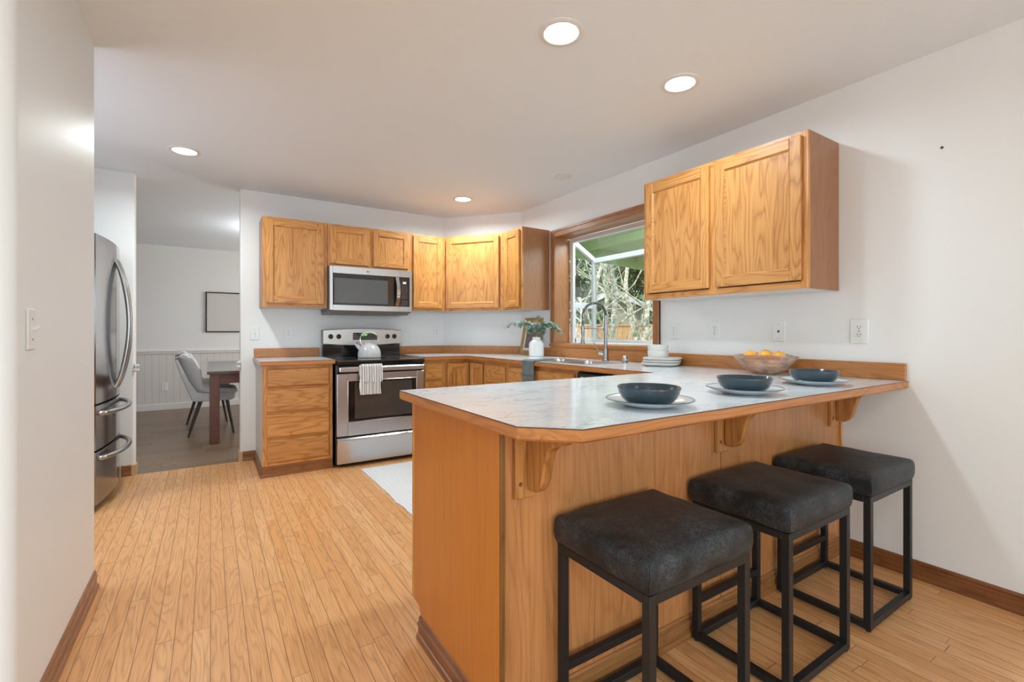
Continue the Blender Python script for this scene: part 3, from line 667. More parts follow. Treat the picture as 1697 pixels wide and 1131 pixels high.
# ================================================================== PENINSULA
PX, PY0, PY1 = 0.632, 0.843, 1.803
EX = 0.668; FYP = 1.13
t = thing('peninsula_cabinet', 'long oak peninsula base with plain end panel and veneered back facing the stools', 'cabinet', (1.7, 1.45, 0))
pen = t
b = MB().box(EX + 0.012, XR - 0.002, FYP + 0.006, 1.66, 0.0, BH - 0.003)
build('carcass', b, oakside, t, world=True)
b = MB().prism([(1.100, 0), (1.665, 0), (1.672, 0.055), (1.672, 0.095), (1.695, 0.112), (1.738, 0.118), (1.738, BH - 0.003), (1.100, BH - 0.003)], 0, EX, EX + 0.012)
build('end_panel', b, oakpen, t, world=True)
b = MB().box(EX - 0.002, EX + 0.016, 1.738, 1.756, 0.118, BH - 0.003, 0, 0.002)
build('corner_strip', b, oakz, t, world=True)
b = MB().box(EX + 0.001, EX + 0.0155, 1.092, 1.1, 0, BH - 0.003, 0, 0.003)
build('corner_strip', b, oak('darkened_oak_corner', 2, (0.22, 0.10, 0.025), (0.12, 0.05, 0.012)), t, world=True)  # edge grain, with the shade of the unlit edge in its colour
for x0, x1 in ((EX + 0.013, 1.733), (1.737, XR - 0.014)):
    build('back_panel', MB().box(x0, x1, FYP, FYP + 0.006, 0, BH - 0.003), oakpf, t, world=True)
build('corner_strip', MB().box(XR - 0.014, XR - 0.002, FYP - 0.012, FYP + 0.006, 0.08, BH - 0.003, 0, 0.002), oakz, t, world=True)
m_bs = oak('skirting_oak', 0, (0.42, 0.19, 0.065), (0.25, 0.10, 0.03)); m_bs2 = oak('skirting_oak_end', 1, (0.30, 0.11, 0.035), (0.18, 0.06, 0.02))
bboard('skirting', (EX + 0.03, FYP), (XR - 0.002, FYP), (0, -1), m_bs, parent=t)
bboard('skirting', (EX, 1.09), (EX, 1.672), (-1, 0), m_bs2, parent=t)
# kitchen side
b = MB()
b.box(EX + 0.016, SX - 0.004, 1.66, 1.738, BZ + 0.03, BH - 0.003); build('face_frame', b, oakz, t, world=True)
for i in range(3):
    x1 = 2.15 - i * 0.48
    o = build('door', door_mb(0, 0.13, 0.44, 0.52), DM, t); o.location = (x1 - 1.7, 1.739 - 1.45, 0); o.rotation_euler = (0, 0, PI)
    o = build('drawer', drawer_mb(0, 0.69, 0.44, 0.15), oakx, t); o.location = (x1 - 1.7, 1.739 - 1.45, 0); o.rotation_euler = (0, 0, PI)

# corbels
oak_arm = oak('corbel_arm_oak', 2, (0.62, 0.29, 0.085), (0.31, 0.11, 0.026)); m_plug = plain('dark_wood_plug', (0.20, 0.085, 0.03), 0.5)
def corbel(loc, label):
    t = thing('corbel', label, 'bracket', loc, 0, 'oak corbels under the peninsula overhang')
    build('back_plate', MB().box(-0.036, 0.036, -0.019, 0, -0.213, 0, 0, 0.003), oakz, t)
    prof = [(0, 0), (-0.168, 0), (-0.176, -0.008), (-0.175, -0.020), (-0.166, -0.029), (-0.150, -0.033)]
    prof += [(-0.132, -0.038), (-0.116, -0.047), (-0.103, -0.060), (-0.094, -0.078), (-0.088, -0.098), (-0.083, -0.120), (-0.077, -0.142), (-0.068, -0.162)]
    prof += [(-0.055, -0.178), (-0.038, -0.187), (-0.020, -0.188), (-0.006, -0.182), (0, -0.172)]
    b = MB().prism([(y - 0.019, z) for y, z in prof], 0, 0.001, 0.034)
    o = build('arm', b, oak_arm, t)
    bv = o.modifiers.new('edge_round', 'BEVEL'); bv.width = 0.0055; bv.segments = 2; bv.limit_method = 'ANGLE'; bv.angle_limit = math.radians(50)
    for z in (-0.03, -0.170): build('screw_hole', MB().lathe([(0.0065, 0), (0.0055, -0.0025), (0.003, -0.001), (0, -0.001)], (-0.019, -0.019, z), 12, 0, 1), m_plug, t)
    return t
cb = corbel((0.766, FYP, BH - 0.0005), 'curved oak corbel nearest the clipped counter corner')
copy_tree(cb, (1.726, FYP, BH - 0.0005), label='curved oak corbel in the middle of the peninsula back')
copy_tree(cb, (2.686, FYP, BH - 0.0005), label='curved oak corbel against the right wall')

# ================================================================== COUNTERTOP
SKY0, SKY1, SKX0, SKX1 = 2.50, 3.215, 2.235, 2.600       # sink cut-out
CE = 2.135                                               # inner front edge, sink side
CF = 4.125
t = thing('countertop', 'white marble patterned laminate counter with oak edge, running along sink wall and peninsula', 'countertop', (1.7, 1.4, BH))
TH = 0.0035; zt0, zt1 = CT - TH, CT
c = MB()
def slab(poly): c.prism(poly, 2, zt0, zt1, 0, 1)
slab([(PX, 0.957), (0.747, PY0), (XR, PY0), (XR, PY1), (PX, PY1)])
slab([(CE, PY1), (XR, PY1), (XR, SKY0), (CE, SKY0)])
slab([(CE, SKY0), (SKX0, SKY0), (SKX0, SKY1), (CE, SKY1)]); slab([(SKX1, SKY0), (XR, SKY0), (XR, SKY1), (SKX1, SKY1)])
slab([(CE, SKY1), (XR, SKY1), (XR, CY1), (CX0, YB), (1.683, YB), (1.683, CF), (CE, CF)])
c.v = [Vector((v.x, v.y, v.z)) for v in c.v]
build('laminate_top', c, [m_marble, m_lamedge], t, world=True, smooth=0)
c = MB(); zb, ztp = BH, CT - TH - 0.0002; bw = 0.02
cor = MB()
def core(poly): cor.prism(poly, 2, BH, ztp - 0.0001)
core([(PX + bw, 0.965), (0.755, PY0 + bw), (XR, PY0 + bw), (XR, PY1 - bw), (PX + bw, PY1 - bw)])
core([(CE + bw, PY1 - bw), (XR, PY1 - bw), (XR, SKY0), (CE + bw, SKY0)]); core([(CE + bw, SKY0), (SKX0, SKY0), (SKX0, SKY1), (CE + bw, SKY1)])
core([(SKX1, SKY0), (XR, SKY0), (XR, SKY1), (SKX1, SKY1)]); core([(CE + bw, SKY1), (XR, SKY1), (XR, CY1), (CX0, YB), (1.683, YB), (1.683, CF + bw), (CE + bw, CF + bw)])
build('core', cor, m_melam, t, world=True, smooth=0)
# oak edge band
def band(p0, p1, m, inn0, inn1):
    """p0->p1 outer line, inn0/inn1 the matching inner points"""
    zz = zb - 0.001; cz = 0.006
    vs = [(*p0, zz + cz), (*p1, zz + cz), (*p1, ztp), (*p0, ztp), (*inn0, zz), (*inn1, zz), (*inn1, ztp), (*inn0, ztp)]
    q0 = (p0[0] * 0.7 + inn0[0] * 0.3, p0[1] * 0.7 + inn0[1] * 0.3, zz); q1 = (p1[0] * 0.7 + inn1[0] * 0.3, p1[1] * 0.7 + inn1[1] * 0.3, zz)
    vs += [q0, q1]
    c.add(vs, [(0, 1, 2, 3), (3, 2, 6, 7), (7, 6, 5, 4), (0, 8, 9, 1), (8, 4, 5, 9), (0, 3, 7, 4, 8), (1, 9, 5, 6, 2)], m)
k1 = (PX + bw, 0.9655); k2 = (0.7555, PY0 + bw)
band((PX, PY1), (PX, 0.957), 1, (PX + bw, PY1 - bw), k1); band((PX, 0.957), (0.747, PY0), 0, k1, k2); band((0.747, PY0), (XR - 0.001, PY0), 0, k2, (XR - 0.001, PY0 + bw))
band((CE, PY1), (PX, PY1), 0, (CE + bw, PY1 - bw), (PX + bw, PY1 - bw)); band((CE, CF), (CE, PY1), 1, (CE + bw, CF + bw), (CE + bw, PY1 - bw)); band((1.683, CF), (CE, CF), 0, (1.683, CF + bw), (CE + bw, CF + bw))
build('edge_band', c, [oakex, oakey], t, world=True)
# backsplash strips, 80 mm oak boards
BSZ = 1.006
b = MB().box(XR - 0.02, XR - 0.001, PY0 + 0.006, 2.24, CT, BSZ, 0, 0.003).box(XR - 0.02, XR - 0.001, 2.24, 3.66, CT, BSZ, 0, 0.002).box(XR - 0.02, XR - 0.001, 3.66, CY1, CT, BSZ, 0, 0.003)
build('backsplash', b, oakey, t, world=True)
n = Vector((CY0 - CY1, CX1 - CX0)).normalized() * -0.02   # into the room
build('backsplash', MB().prism([(CX0, CY0 - 0.001), (CX1 - 0.001, CY1), (CX1 + n.x, CY1 + n.y - 0.004), (CX0 + n.x, CY0 + n.y)], 2, CT, BSZ), oakex, t, world=True)
build('backsplash', MB().box(1.683, CX0 - 0.004, YB - 0.02, YB - 0.001, CT, BSZ, 0, 0.003), oakex, t, world=True)
# small counter left of the range
t = thing('countertop', 'small white laminate counter with oak edge, left of the range', 'countertop', (0.6, 4.5, BH))
build('laminate_top', MB().prism([(0.322, CF), (0.886, CF), (0.886, YB - 0.001), (0.322, YB - 0.001)], 2, zt0, zt1, 0, 1), [m_marble, m_lamedge], t, world=True, smooth=0)
build('core', MB().box(0.342, 0.886, CF + bw, YB - 0.001, BH, ztp - 0.0001), m_melam, t, world=True)
c = MB(); band((0.322, CF), (0.886, CF), 0, (0.342, CF + bw), (0.886, CF + bw)); build('edge_band', c, oakex, t, world=True)
c = MB(); band((0.322, YB - 0.001), (0.322, CF), 0, (0.342, YB - 0.001), (0.342, CF + bw)); build('edge_band', c, m_melam, t, world=True)
build('backsplash', MB().box(0.330, 0.886, YB - 0.02, YB - 0.001, CT, BSZ, 0, 0.003), oakex, t, world=True)

# ================================================================== SINK, FAUCET
t = thing('kitchen_sink', 'double bowl stainless sink set in the counter under the window', 'sink', ((SKX0 + SKX1) / 2, (SKY0 + SKY1) / 2, CT))
def rrect(x0, x1, y0, y1, r, n=6):
    return arc(x1 - r, y1 - r, r, 0, 90, n) + arc(x0 + r, y1 - r, r, 90, 180, n) + arc(x0 + r, y0 + r, r, 180, 270, n) + arc(x1 - r, y0 + r, r, 270, 360, n)
rim = MB()
bowls = [(SKX0 + 0.012, SKX1 - 0.03, 2.872, SKY1 - 0.014, 0.07), (SKX0 + 0.012, SKX1 - 0.03, SKY0 + 0.014, 2.846, 0.055)]
def ringface(mb, x0, x1, y0, y1, bowl, z, zz):
    bx0, bx1, by0, by1, r = bowl; n = 6
    inn = rrect(bx0, bx1, by0, by1, r, n)
    out = []
    for (x, y) in inn:          # project outward to the rectangle
        cx, cy = (bx0 + bx1) / 2, (by0 + by1) / 2
        dx, dy = x - cx, y - cy
        k = min(((x1 if dx > 0 else x0) - cx) / dx if abs(dx) > 1e-6 else 1e9, ((y1 if dy > 0 else y0) - cy) / dy if abs(dy) > 1e-6 else 1e9)
        out.append((cx + dx * k, cy + dy * k))
    # snap the four corners
    m_ = len(inn)
    for ci, (X, Y) in zip((n // 2, n + 1 + n // 2, 2 * (n + 1) + n // 2, 3 * (n + 1) + n // 2), ((x1, y1), (x0, y1), (x0, y0), (x1, y0))): out[ci] = (X, Y)
    vs = [(*p, z) for p in inn] + [(*p, zz) for p in out]
    mb.add(vs, [(i, (i + 1) % m_, m_ + (i + 1) % m_, m_ + i) for i in range(m_)])
ringface(rim, SKX0 - 0.012, SKX1 + 0.012, 2.859, SKY1 + 0.012, bowls[0], CT + 0.0022, CT + 0.0022); ringface(rim, SKX0 - 0.012, SKX1 + 0.012, SKY0 - 0.012, 2.859, bowls[1], CT + 0.0022, CT + 0.0022)
for (a, b_, c_, d_) in ((SKX0 - 0.012, SKX1 + 0.012, SKY0 - 0.0125, SKY0 - 0.0118), (SKX0 - 0.012, SKX1 + 0.012, SKY1 + 0.0118, SKY1 + 0.0125), (SKX0 - 0.0125, SKX0 - 0.0118, SKY0 - 0.012, SKY1 + 0.012), (SKX1 + 0.0118, SKX1 + 0.0125, SKY0 - 0.012, SKY1 + 0.012)):
    rim.box(a, b_, c_, d_, CT + 0.0002, CT + 0.0024)
build('rim', rim, m_steel, t, world=True)
for (x0, x1, y0, y1, r) in bowls:
    b = MB(); prev = None; rings = []
    for k, (ins, z) in enumerate([(0, CT + 0.0022), (0.004, CT - 0.006), (0.008, CT - 0.13), (0.02, CT - 0.165), (0.05, CT - 0.175)]):
        rings.append([(*p, z) for p in rrect(x0 + ins, x1 - ins, y0 + ins, y1 - ins, max(0.02, r - ins * 0.5), 6)])
    n = len(rings[0]); vs = [p for rg in rings for p in rg]
    b.add(vs, [(k * n + i, k * n + (i + 1) % n, (k + 1) * n + (i + 1) % n, (k + 1) * n + i) for k in range(4) for i in range(n)] + [tuple(4 * n + i for i in range(n))])
    o = build('bowl', b, m_steel, t, world=True, smooth=50)
    build('drain', MB().cyl(((x0 + x1) / 2, (y0 + y1) / 2, CT - 0.1745), 0.042, 0.004), m_chrome, o, world=True)
FX, FYY = 2.662, 2.738
t = thing('faucet', 'tall brushed nickel spring faucet with pull down spray', 'faucet', (FX, FYY, CT))
build('base', MB().lathe([(0.029, 0), (0.029, 0.006), (0.024, 0.012), (0.021, 0.03), (0.0205, 0.1)], (0, 0, 0.0), 24), m_nickel, t)
build('column', MB().cyl((0, 0, 0.09), 0.0135, 0.275, seg=20), m_nickel, t)
# arc leans toward the bowl at -x +y
dv = Vector((-0.62, 0.78, 0)).normalized(); rr = 0.092
def fpt(a, z0): return dv * (rr - rr * math.cos(a)) + Vector((0, 0, z0 + rr * 1.12 * math.sin(a)))
pts = [Vector((0, 0, 0.20))] + [Vector((0, 0, 0.20 + 0.165 * i / 5)) for i in range(1, 6)] + [fpt(PI * i / 14, 0.365) for i in range(1, 15)] + [dv * 2 * rr + Vector((0, 0, 0.365 - 0.02 * i)) for i in range(1, 5)]
build('hose', MB().tube(pts, 0.0075, 10), m_blackm, t)
# spring coil round the hose
coil = []; tot = 0; cum = [0]
for i in range(1, len(pts)): tot += (pts[i] - pts[i - 1]).length; cum.append(tot)
turns = 58; NS = turns * 8; pu = Vector((dv.y, -dv.x, 0))
start = 0.09
for k in range(NS + 1):
    s_ = start + (tot - start) * k / NS; i = max(j for j in range(len(cum) - 1) if cum[j] <= s_ + 1e-9); q = (s_ - cum[i]) / (cum[i + 1] - cum[i])
    P_ = pts[i].lerp(pts[i + 1], q); T_ = (pts[min(i + 2, len(pts) - 1)] - pts[i]).normalized() if i + 2 < len(pts) else (pts[i + 1] - pts[i]).normalized()
    N_ = T_.cross(pu).normalized(); a = 2 * PI * turns * k / NS
    coil.append(P_ + pu * math.cos(a) * 0.0115 + N_ * math.sin(a) * 0.0115)
build('spring', MB().tube(coil, 0.0022, 5), m_nickel, t, smooth=60)
e = dv * 2 * rr
build('spray_head', MB().lathe([(0.011, 0.30), (0.014, 0.285), (0.0145, 0.22), (0.012, 0.20), (0.0145, 0.16), (0.018, 0.142), (0.017, 0.138)], (e.x, e.y, 0.0), 18), m_nickel, t)
build('support_arm', MB().tube([(0, 0, 0.262), e * 0.5 + Vector((0, 0, 0.262)), e * 0.93 + Vector((0, 0, 0.262))], 0.004, 8).lathe([(0.0175, 0.25), (0.0175, 0.275)], (e.x, e.y, 0), 18, 0).lathe([(0.0165, 0.245), (0.0165, 0.28)], (0, 0, 0), 18, 0), m_nickel, t)
lv = Vector((-0.35, 0.93, 0)).normalized()
build('lever', MB().tube([lv * 0.012 + Vector((0, 0, 0.055)), lv * 0.058 + Vector((0, 0, 0.062))], [0.015, 0.013], 12).tube([lv * 0.052 + Vector((0, 0, 0.064)), lv * 0.085 + Vector((0, 0, 0.115)), lv * 0.105 + Vector((0, 0, 0.150))], [0.0055, 0.005, 0.004], 8), m_chrome, t)
t = thing('air_gap_cap', 'short chrome air gap cap on the counter right of the faucet', 'cap', (2.645, 2.515, CT))
build('base', MB().lathe([(0.022, 0), (0.022, 0.014)], seg=24), m_nickel, t)
build('cap', MB().lathe([(0.019, 0.014), (0.020, 0.016), (0.020, 0.052), (0.0185, 0.057), (0.0, 0.058)], seg=24), m_chrome, t)

# ================================================================== RANGE
RX0, RX1 = 0.893, 1.676; RY = 4.105; RB = YB - 0.012
t = thing('range', 'stainless steel electric range with black glass cooktop', 'range', ((RX0 + RX1) / 2, RY, 0)); rg = t
rw = RX1 - RX0
build('body', MB().box(RX0 + 0.002, RX1 - 0.002, RY + 0.045, RB, 0.03, 0.895, 0, 0.003), m_black, t, world=True)
for x in (RX0 + 0.05, RX1 - 0.05):
    for y in (RY + 0.08, RB - 0.06): build('foot', MB().cyl((x, y, 0), 0.018, 0.032, seg=12), m_rubber, t, world=True)
b = MB().prism([(RY + 0.004, 0.872), (RY - 0.004, 0.880), (RY - 0.004, 0.902), (RY + 0.004, 0.912), (RY + 0.03, 0.914), (RB - 0.05, 0.914), (RB - 0.05, 0.895), (RY + 0.03, 0.872)], 0, RX0, RX1)
ck = build('cooktop', b, m_bglass, t, world=True)
m_ring = plain('grey_burner_ring', (0.13, 0.13, 0.13), 0.3)
for (x, y, r_) in ((RX0 + 0.2, RY + 0.2, 0.11), (RX1 - 0.2, RY + 0.2, 0.09), (RX0 + 0.2, RY + 0.48, 0.08), (RX1 - 0.2, RY + 0.48, 0.11)):
    build('burner_ring', MB().lathe([(r_, 0), (r_, 0.0006), (r_ - 0.003, 0.0006), (r_ - 0.003, 0)], (x, y, 0.9141), 40, cap=False), m_ring, ck, world=True)
# oven door with window
DZ0, DZ1 = 0.268, 0.800
dd = MB()
wx0, wx1, wz0, wz1 = RX0 + 0.095, RX1 - 0.072, 0.385, 0.737
dd.box(RX0 + 0.003, wx0, RY, RY + 0.045, DZ0, DZ1, 0, 0.004); dd.box(wx1, RX1 - 0.003, RY, RY + 0.045, DZ0, DZ1, 0, 0.004)
dd.box(wx0, wx1, RY + 0.0006, RY + 0.045, DZ0, wz0, 0); dd.box(wx0, wx1, RY + 0.0006, RY + 0.045, wz1, DZ1, 0)
dr = build('oven_door', dd, m_steel, t, world=True)
f = MB(); ff = 0.012
for (a, b_, c_, d_) in ((wx0, wx1, wz1 - 0.004, wz1 + 0.004), (wx0, wx1, wz0 - 0.004, wz0 + 0.004), (wx0 - 0.004, wx0 + 0.004, wz0 - 0.004, wz1 + 0.004), (wx1 - 0.004, wx1 + 0.004, wz0 - 0.004, wz1 + 0.004)):
    f.box(a, b_, RY - 0.002, RY + 0.004, c_, d_, 0, 0.002)
build('window_trim', f, m_chrome, dr, world=True)
build('window_border', MB().box(wx0 + 0.004, wx1 - 0.004, RY + 0.003, RY + 0.012, wz0 + 0.004, wz1 - 0.004), m_bglass, dr, world=True)
build('window_pane', MB().box(wx0 + 0.055, wx1 - 0.045, RY + 0.0015, RY + 0.003, wz0 + 0.025, wz1 - 0.015, 0), m_oven, dr, world=True)
h = MB()
for x in (RX0 + 0.03, RX1 - 0.03): h.box(x - 0.012, x + 0.012, RY - 0.035, RY + 0.02, 0.822, 0.852, 0, 0.003)
h.box(RX0 + 0.014, RX1 - 0.014, RY - 0.048, RY - 0.030, 0.818, 0.858, 0, 0.006)
build('handle', h, m_steel, dr, world=True)
build('vent_strip', MB().box(RX0 + 0.004, RX1 - 0.004, RY + 0.01, RY + 0.046, 0.803, 0.871, 0, 0.003), m_black, t, world=True)
# storage drawer with rolled pull
b = MB().prism([(RY, 0.035), (RY, 0.185), (RY - 0.014, 0.222), (RY - 0.012, 0.240), (RY + 0.002, 0.252), (RY + 0.045, 0.252), (RY + 0.045, 0.035)], 0, RX0 + 0.004, RX1 - 0.004)
build('storage_drawer', b, m_steel, t, world=True)
# back guard
BGX0, BGX1 = RX0 + 0.012, RX1 - 0.008; BGY = YB - 0.095
build('backguard', MB().box(BGX0, BGX1, BGY + 0.015, RB, 0.90, 1.035, 0, 0.004), m_black, t, world=True)
n = 16; top = [(BGX0 + (BGX1 - BGX0) * i / n, 1.172 + 0.016 * math.sin(PI * i / n)) for i in range(n + 1)]
bot = [(BGX1 - (BGX1 - BGX0) * i / n, 1.045 - 0.018 * math.sin(PI * i / n)) for i in range(n + 1)]
build('panel_shell', MB().prism([(x + (0.004 if x > 1.2 else -0.004), z + 0.005) for x, z in top] + [(x, z - 0.004) for x, z in bot], 1, BGY - 0.002, RB - 0.002), m_black, t, world=True)
cp = build('control_panel', MB().prism(top + bot, 1, BGY - 0.010, BGY), steel('panel_steel', (0.62, 0.60, 0.57), 0.35), t, world=True)
mid = (BGX0 + BGX1) / 2
build('display', MB().prism([(x, z) for x, z in rrect(mid - 0.105, mid + 0.135, 1.078, 1.150, 0.008, 4)], 1, BGY - 0.012, BGY - 0.009), m_bglass, cp, world=True)
# green clock digits and little legends
m_green = emis('green_clock_digits', (0.25, 0.95, 0.15), 1.6); m_leg = plain('grey_print', (0.30, 0.31, 0.33), 0.5)
SEG = {'1': 'bc', '2': 'abged', '0': 'abcdef', '4': 'fgbc', '7': 'abc'}
def digit(mb, ch, x, z, y, w=0.010, h=0.020, s=0.0022):
    L = {'a': (x, x + w, z + h - s, z + h), 'g': (x, x + w, z + h / 2 - s / 2, z + h / 2 + s / 2), 'd': (x, x + w, z, z + s), 'f': (x, x + s, z + h / 2, z + h), 'b': (x + w - s, x + w, z + h / 2, z + h),
         'e': (x, x + s, z, z + h / 2), 'c': (x + w - s, x + w, z, z + h / 2)}
    for q in SEG[ch]: a = L[q]; mb.box(a[0], a[1], y - 0.0008, y, a[2], a[3])
g = MB()
for i, ch in enumerate('1204'): digit(g, ch, mid - 0.025 + i * 0.0145 + (0.004 if i > 1 else 0), 1.120, BGY - 0.0121)
build('clock_digits', g, m_green, cp, world=True)
g = MB()
for r_ in range(3):
    for k in range(2 if r_ < 2 else 6): g.box(mid - 0.092 + k * 0.028, mid - 0.076 + k * 0.028, BGY - 0.0125, BGY - 0.012, 1.088 + r_ * 0.022 if r_ else 1.086, 1.091 + r_ * 0.022 if r_ else 1.089)
for k in range(4): g.box(mid + 0.05 + k * 0.02, mid + 0.06 + k * 0.02, BGY - 0.0125, BGY - 0.012, 1.096, 1.099)
build('legends', g, m_leg, cp, world=True)
for x in (BGX0 + 0.068, BGX0 + 0.142, BGX1 - 0.140, BGX1 - 0.068):
    k = build('knob', MB().lathe([(0.0235, 0), (0.0235, -0.006), (0.019, -0.010), (0.018, -0.022), (0.0, -0.0225)], (x, BGY - 0.010, 1.113), 24, 0, 1), m_black, cp, world=True)
    build('grip', MB().box(x - 0.004, x + 0.004, BGY - 0.043, BGY - 0.031, 1.096, 1.130, 0, 0.002), m_blackm, k, world=True)

# kettle
KX, KY = 1.262, 4.44
t = thing('kettle', 'pale grey enamel whistling kettle with arched handle on the cooktop', 'kettle', (KX, KY, 0.9148))
build('body', MB().lathe([(0.0, 0), (0.098, 0), (0.104, 0.004), (0.106, 0.022), (0.103, 0.052), (0.094, 0.082), (0.078, 0.108), (0.058, 0.124), (0.050, 0.128), (0.0, 0.129)], seg=40), m_kett, t)
build('lid', MB().lathe([(0.047, 0.1285), (0.046, 0.133), (0.030, 0.137), (0.0, 0.138)], seg=32).lathe([(0.006, 0.136), (0.006, 0.145), (0.013, 0.150), (0.013, 0.160), (0.0, 0.163)], seg=20), m_kett, t)
rx = Vector((0.8401, -0.5424, 0))
sp = build('spout', MB().tube([-rx * 0.080 + Vector((0, 0, 0.080)), -rx * 0.108 + Vector((0, 0, 0.106)), -rx * 0.126 + Vector((0, 0, 0.122))], [0.024, 0.018, 0.015], 14), m_kett, t)
build('whistle', MB().tube([-rx * 0.122 + Vector((0, 0, 0.119)), -rx * 0.136 + Vector((0, 0, 0.131))], 0.019, 14).tube([-rx * 0.126 + Vector((0, 0, 0.136)), -rx * 0.112 + Vector((0, 0, 0.152)), -rx * 0.094 + Vector((0, 0, 0.146))], 0.004, 8), m_chrome, sp)
hp = [rx * (-0.070) + Vector((0, 0, 0.113)), rx * (-0.084) + Vector((0, 0, 0.150))] + [rx * (-0.088 * math.cos(PI * i / 12)) + Vector((0, 0, 0.178 + 0.062 * math.sin(PI * i / 12))) for i in range(0, 13)] + [rx * 0.084 + Vector((0, 0, 0.150)), rx * 0.070 + Vector((0, 0, 0.113))]
hd = build('handle', MB().tube(hp, 0.0035, 8), m_chrome, t)
build('grip', MB().tube([rx * (-0.088 * math.cos(a)) + Vector((0, 0, 0.178 + 0.062 * math.sin(a))) for a in [PI * (0.20 + 0.60 * i / 10) for i in range(11)]], 0.0095, 12), m_kett, hd)

# towel on the oven handle
t = thing('dish_towel', 'white dish towel with dark stripes draped over the oven door handle', 'towel', (1.18, RY - 0.05, 0.86))
def sheet(fn, nu, nv, th, mb):
    """closed thick sheet from fn(u,v)->(point, normal offset dir)"""
    A_ = []; B_ = []
    for j in range(nv + 1):
        for i in range(nu + 1):
            p_, n_ = fn(i / nu, j / nv); A_.append(Vector(p_) + Vector(n_) * th / 2); B_.append(Vector(p_) - Vector(n_) * th / 2)
    k = len(A_); fs = []
    id_ = lambda i, j: j * (nu + 1) + i
    for j in range(nv):
        for i in range(nu):
            q = (id_(i, j), id_(i + 1, j), id_(i + 1, j + 1), id_(i, j + 1)); fs.append(q); fs.append(tuple(k + a for a in reversed(q)))
    for j in range(nv):
        for i in (0, nu): a, b_ = id_(i, j), id_(i, j + 1); fs.append((a, b_, k + b_, k + a))
    for i in range(nu):
        for j in (0, nv): a, b_ = id_(i, j), id_(i + 1, j); fs.append((a, b_, k + b_, k + a))
    mb.add(A_ + B_, fs)
def towel_fn(x0, x1, zf, zbk, off, ph):
    rt = 0.011 + off; yc = RY - 0.039; zc = 0.858
    Lf = zc - zf; Lb = zc - zbk; La = PI * rt; tot = Lf + La + Lb
    def fn(u, v):
        s_ = v * tot; x = x0 + (x1 - x0) * u
        if s_ < Lf:
            z = zf + s_; y = yc - rt; n_ = (0, -1, 0); d_ = (Lf - s_) / 0.14
        elif s_ < Lf + La:
            a = (s_ - Lf) / rt; y = yc - rt * math.cos(a); z = zc + rt * math.sin(a); n_ = (0, -math.cos(a), math.sin(a)); d_ = 0
        else:
            z = zc - (s_ - Lf - La); y = yc + rt; n_ = (0, 1, 0); d_ = 0
        d_ = min(1, d_); y += -0.006 * d_ + 0.0055 * d_ * math.sin(u * 17 + ph) ; x += 0.004 * d_ * math.sin(z * 40 + ph)
        return (x, y, z), n_
    return fn
b = MB(); sheet(towel_fn(1.083, 1.262, 0.728, 0.80, 0.010, 0.6), 26, 24, 0.004, b); build('front_fold', b, m_towel, t, world=True, smooth=60)
b = MB(); sheet(towel_fn(1.070, 1.250, 0.620, 0.78, 0.003, 2.0), 26, 28, 0.004, b); build('back_fold', b, m_towel, t, world=True, smooth=60)

# ================================================================== MICROWAVE
MX0, MX1, MY, MZ0, MZ1 = 0.904, 1.678, 4.433, 1.345, 1.760
t = thing('microwave', 'stainless over the range microwave with black window and keypad', 'microwave', ((MX0 + MX1) / 2, MY, MZ0))
build('body', MB().box(MX0 - 0.002, MX1 + 0.0, MY + 0.03, YB - 0.003, MZ0, MZ1 + 0.002, 0, 0.003), plain('microwave_case', (0.07, 0.07, 0.075), 0.4), t, world=True)
build('vent_base', MB().prism([(MY + 0.012, MZ0 + 0.012), (MY + 0.02, MZ0 - 0.022), (YB - 0.03, MZ0 - 0.022), (YB - 0.03, MZ0 + 0.002)], 0, MX0 + 0.0, MX1 - 0.03), plain('grey_vent', (0.16, 0.16, 0.16), 0.4, metal=0.5), t, world=True)
MS = 1.553
dd = MB(); wx0, wx1, wz0, wz1 = MX0 + 0.028, MS, MZ0 + 0.060, MZ1 - 0.064
dd.box(MX0, wx0, MY, MY + 0.03, MZ0 + 0.012, MZ1, 0, 0.003); dd.box(wx0, MS - 0.001, MY + 0.0003, MY + 0.03, wz1, MZ1, 0); dd.box(wx0, MS - 0.001, MY + 0.0003, MY + 0.03, MZ0 + 0.012, wz0, 0)
dr = build('door', dd, m_steel, t, world=True)
build('door_glass', MB().box(wx0, MS - 0.002, MY + 0.002, MY + 0.03, wz0, wz1), m_bglass, dr, world=True)
build('window', MB().box(wx0 + 0.012, MS - 0.115, MY + 0.0005, MY + 0.002, wz0 + 0.02, wz1 - 0.045), m_mwglass, dr, world=True)
hp = [(MS - 0.028, MY + 0.0, wz0 + 0.004)] + [(MS - 0.028 + 0.004 * math.sin(PI * i / 12), MY - 0.012 - 0.030 * math.sin(PI * i / 12), wz0 + 0.006 + (wz1 - wz0 - 0.012) * i / 12) for i in range(13)] + [(MS - 0.028, MY, wz1 - 0.004)]
hb = MB()
vs = []
for (x, y, z) in hp[1:-1]: vs += [(x - 0.019, y + 0.004, z), (x + 0.019, y + 0.004, z), (x + 0.016, y - 0.006, z), (x - 0.016, y - 0.006, z)]
k = 13; hb.add(vs, [(4 * i + a, 4 * i + (a + 1) % 4, 4 * i + 4 + (a + 1) % 4, 4 * i + 4 + a) for i in range(k - 1) for a in range(4)] + [(0, 1, 2, 3), (4 * k - 1, 4 * k - 2, 4 * k - 3, 4 * k - 4)])
hb.box(MS - 0.044, MS - 0.012, MY - 0.014, MY + 0.003, wz0 + 0.006, wz0 + 0.03); hb.box(MS - 0.044, MS - 0.012, MY - 0.014, MY + 0.003, wz1 - 0.03, wz1 - 0.006)
build('handle', hb, m_chrome, dr, world=True, smooth=50)
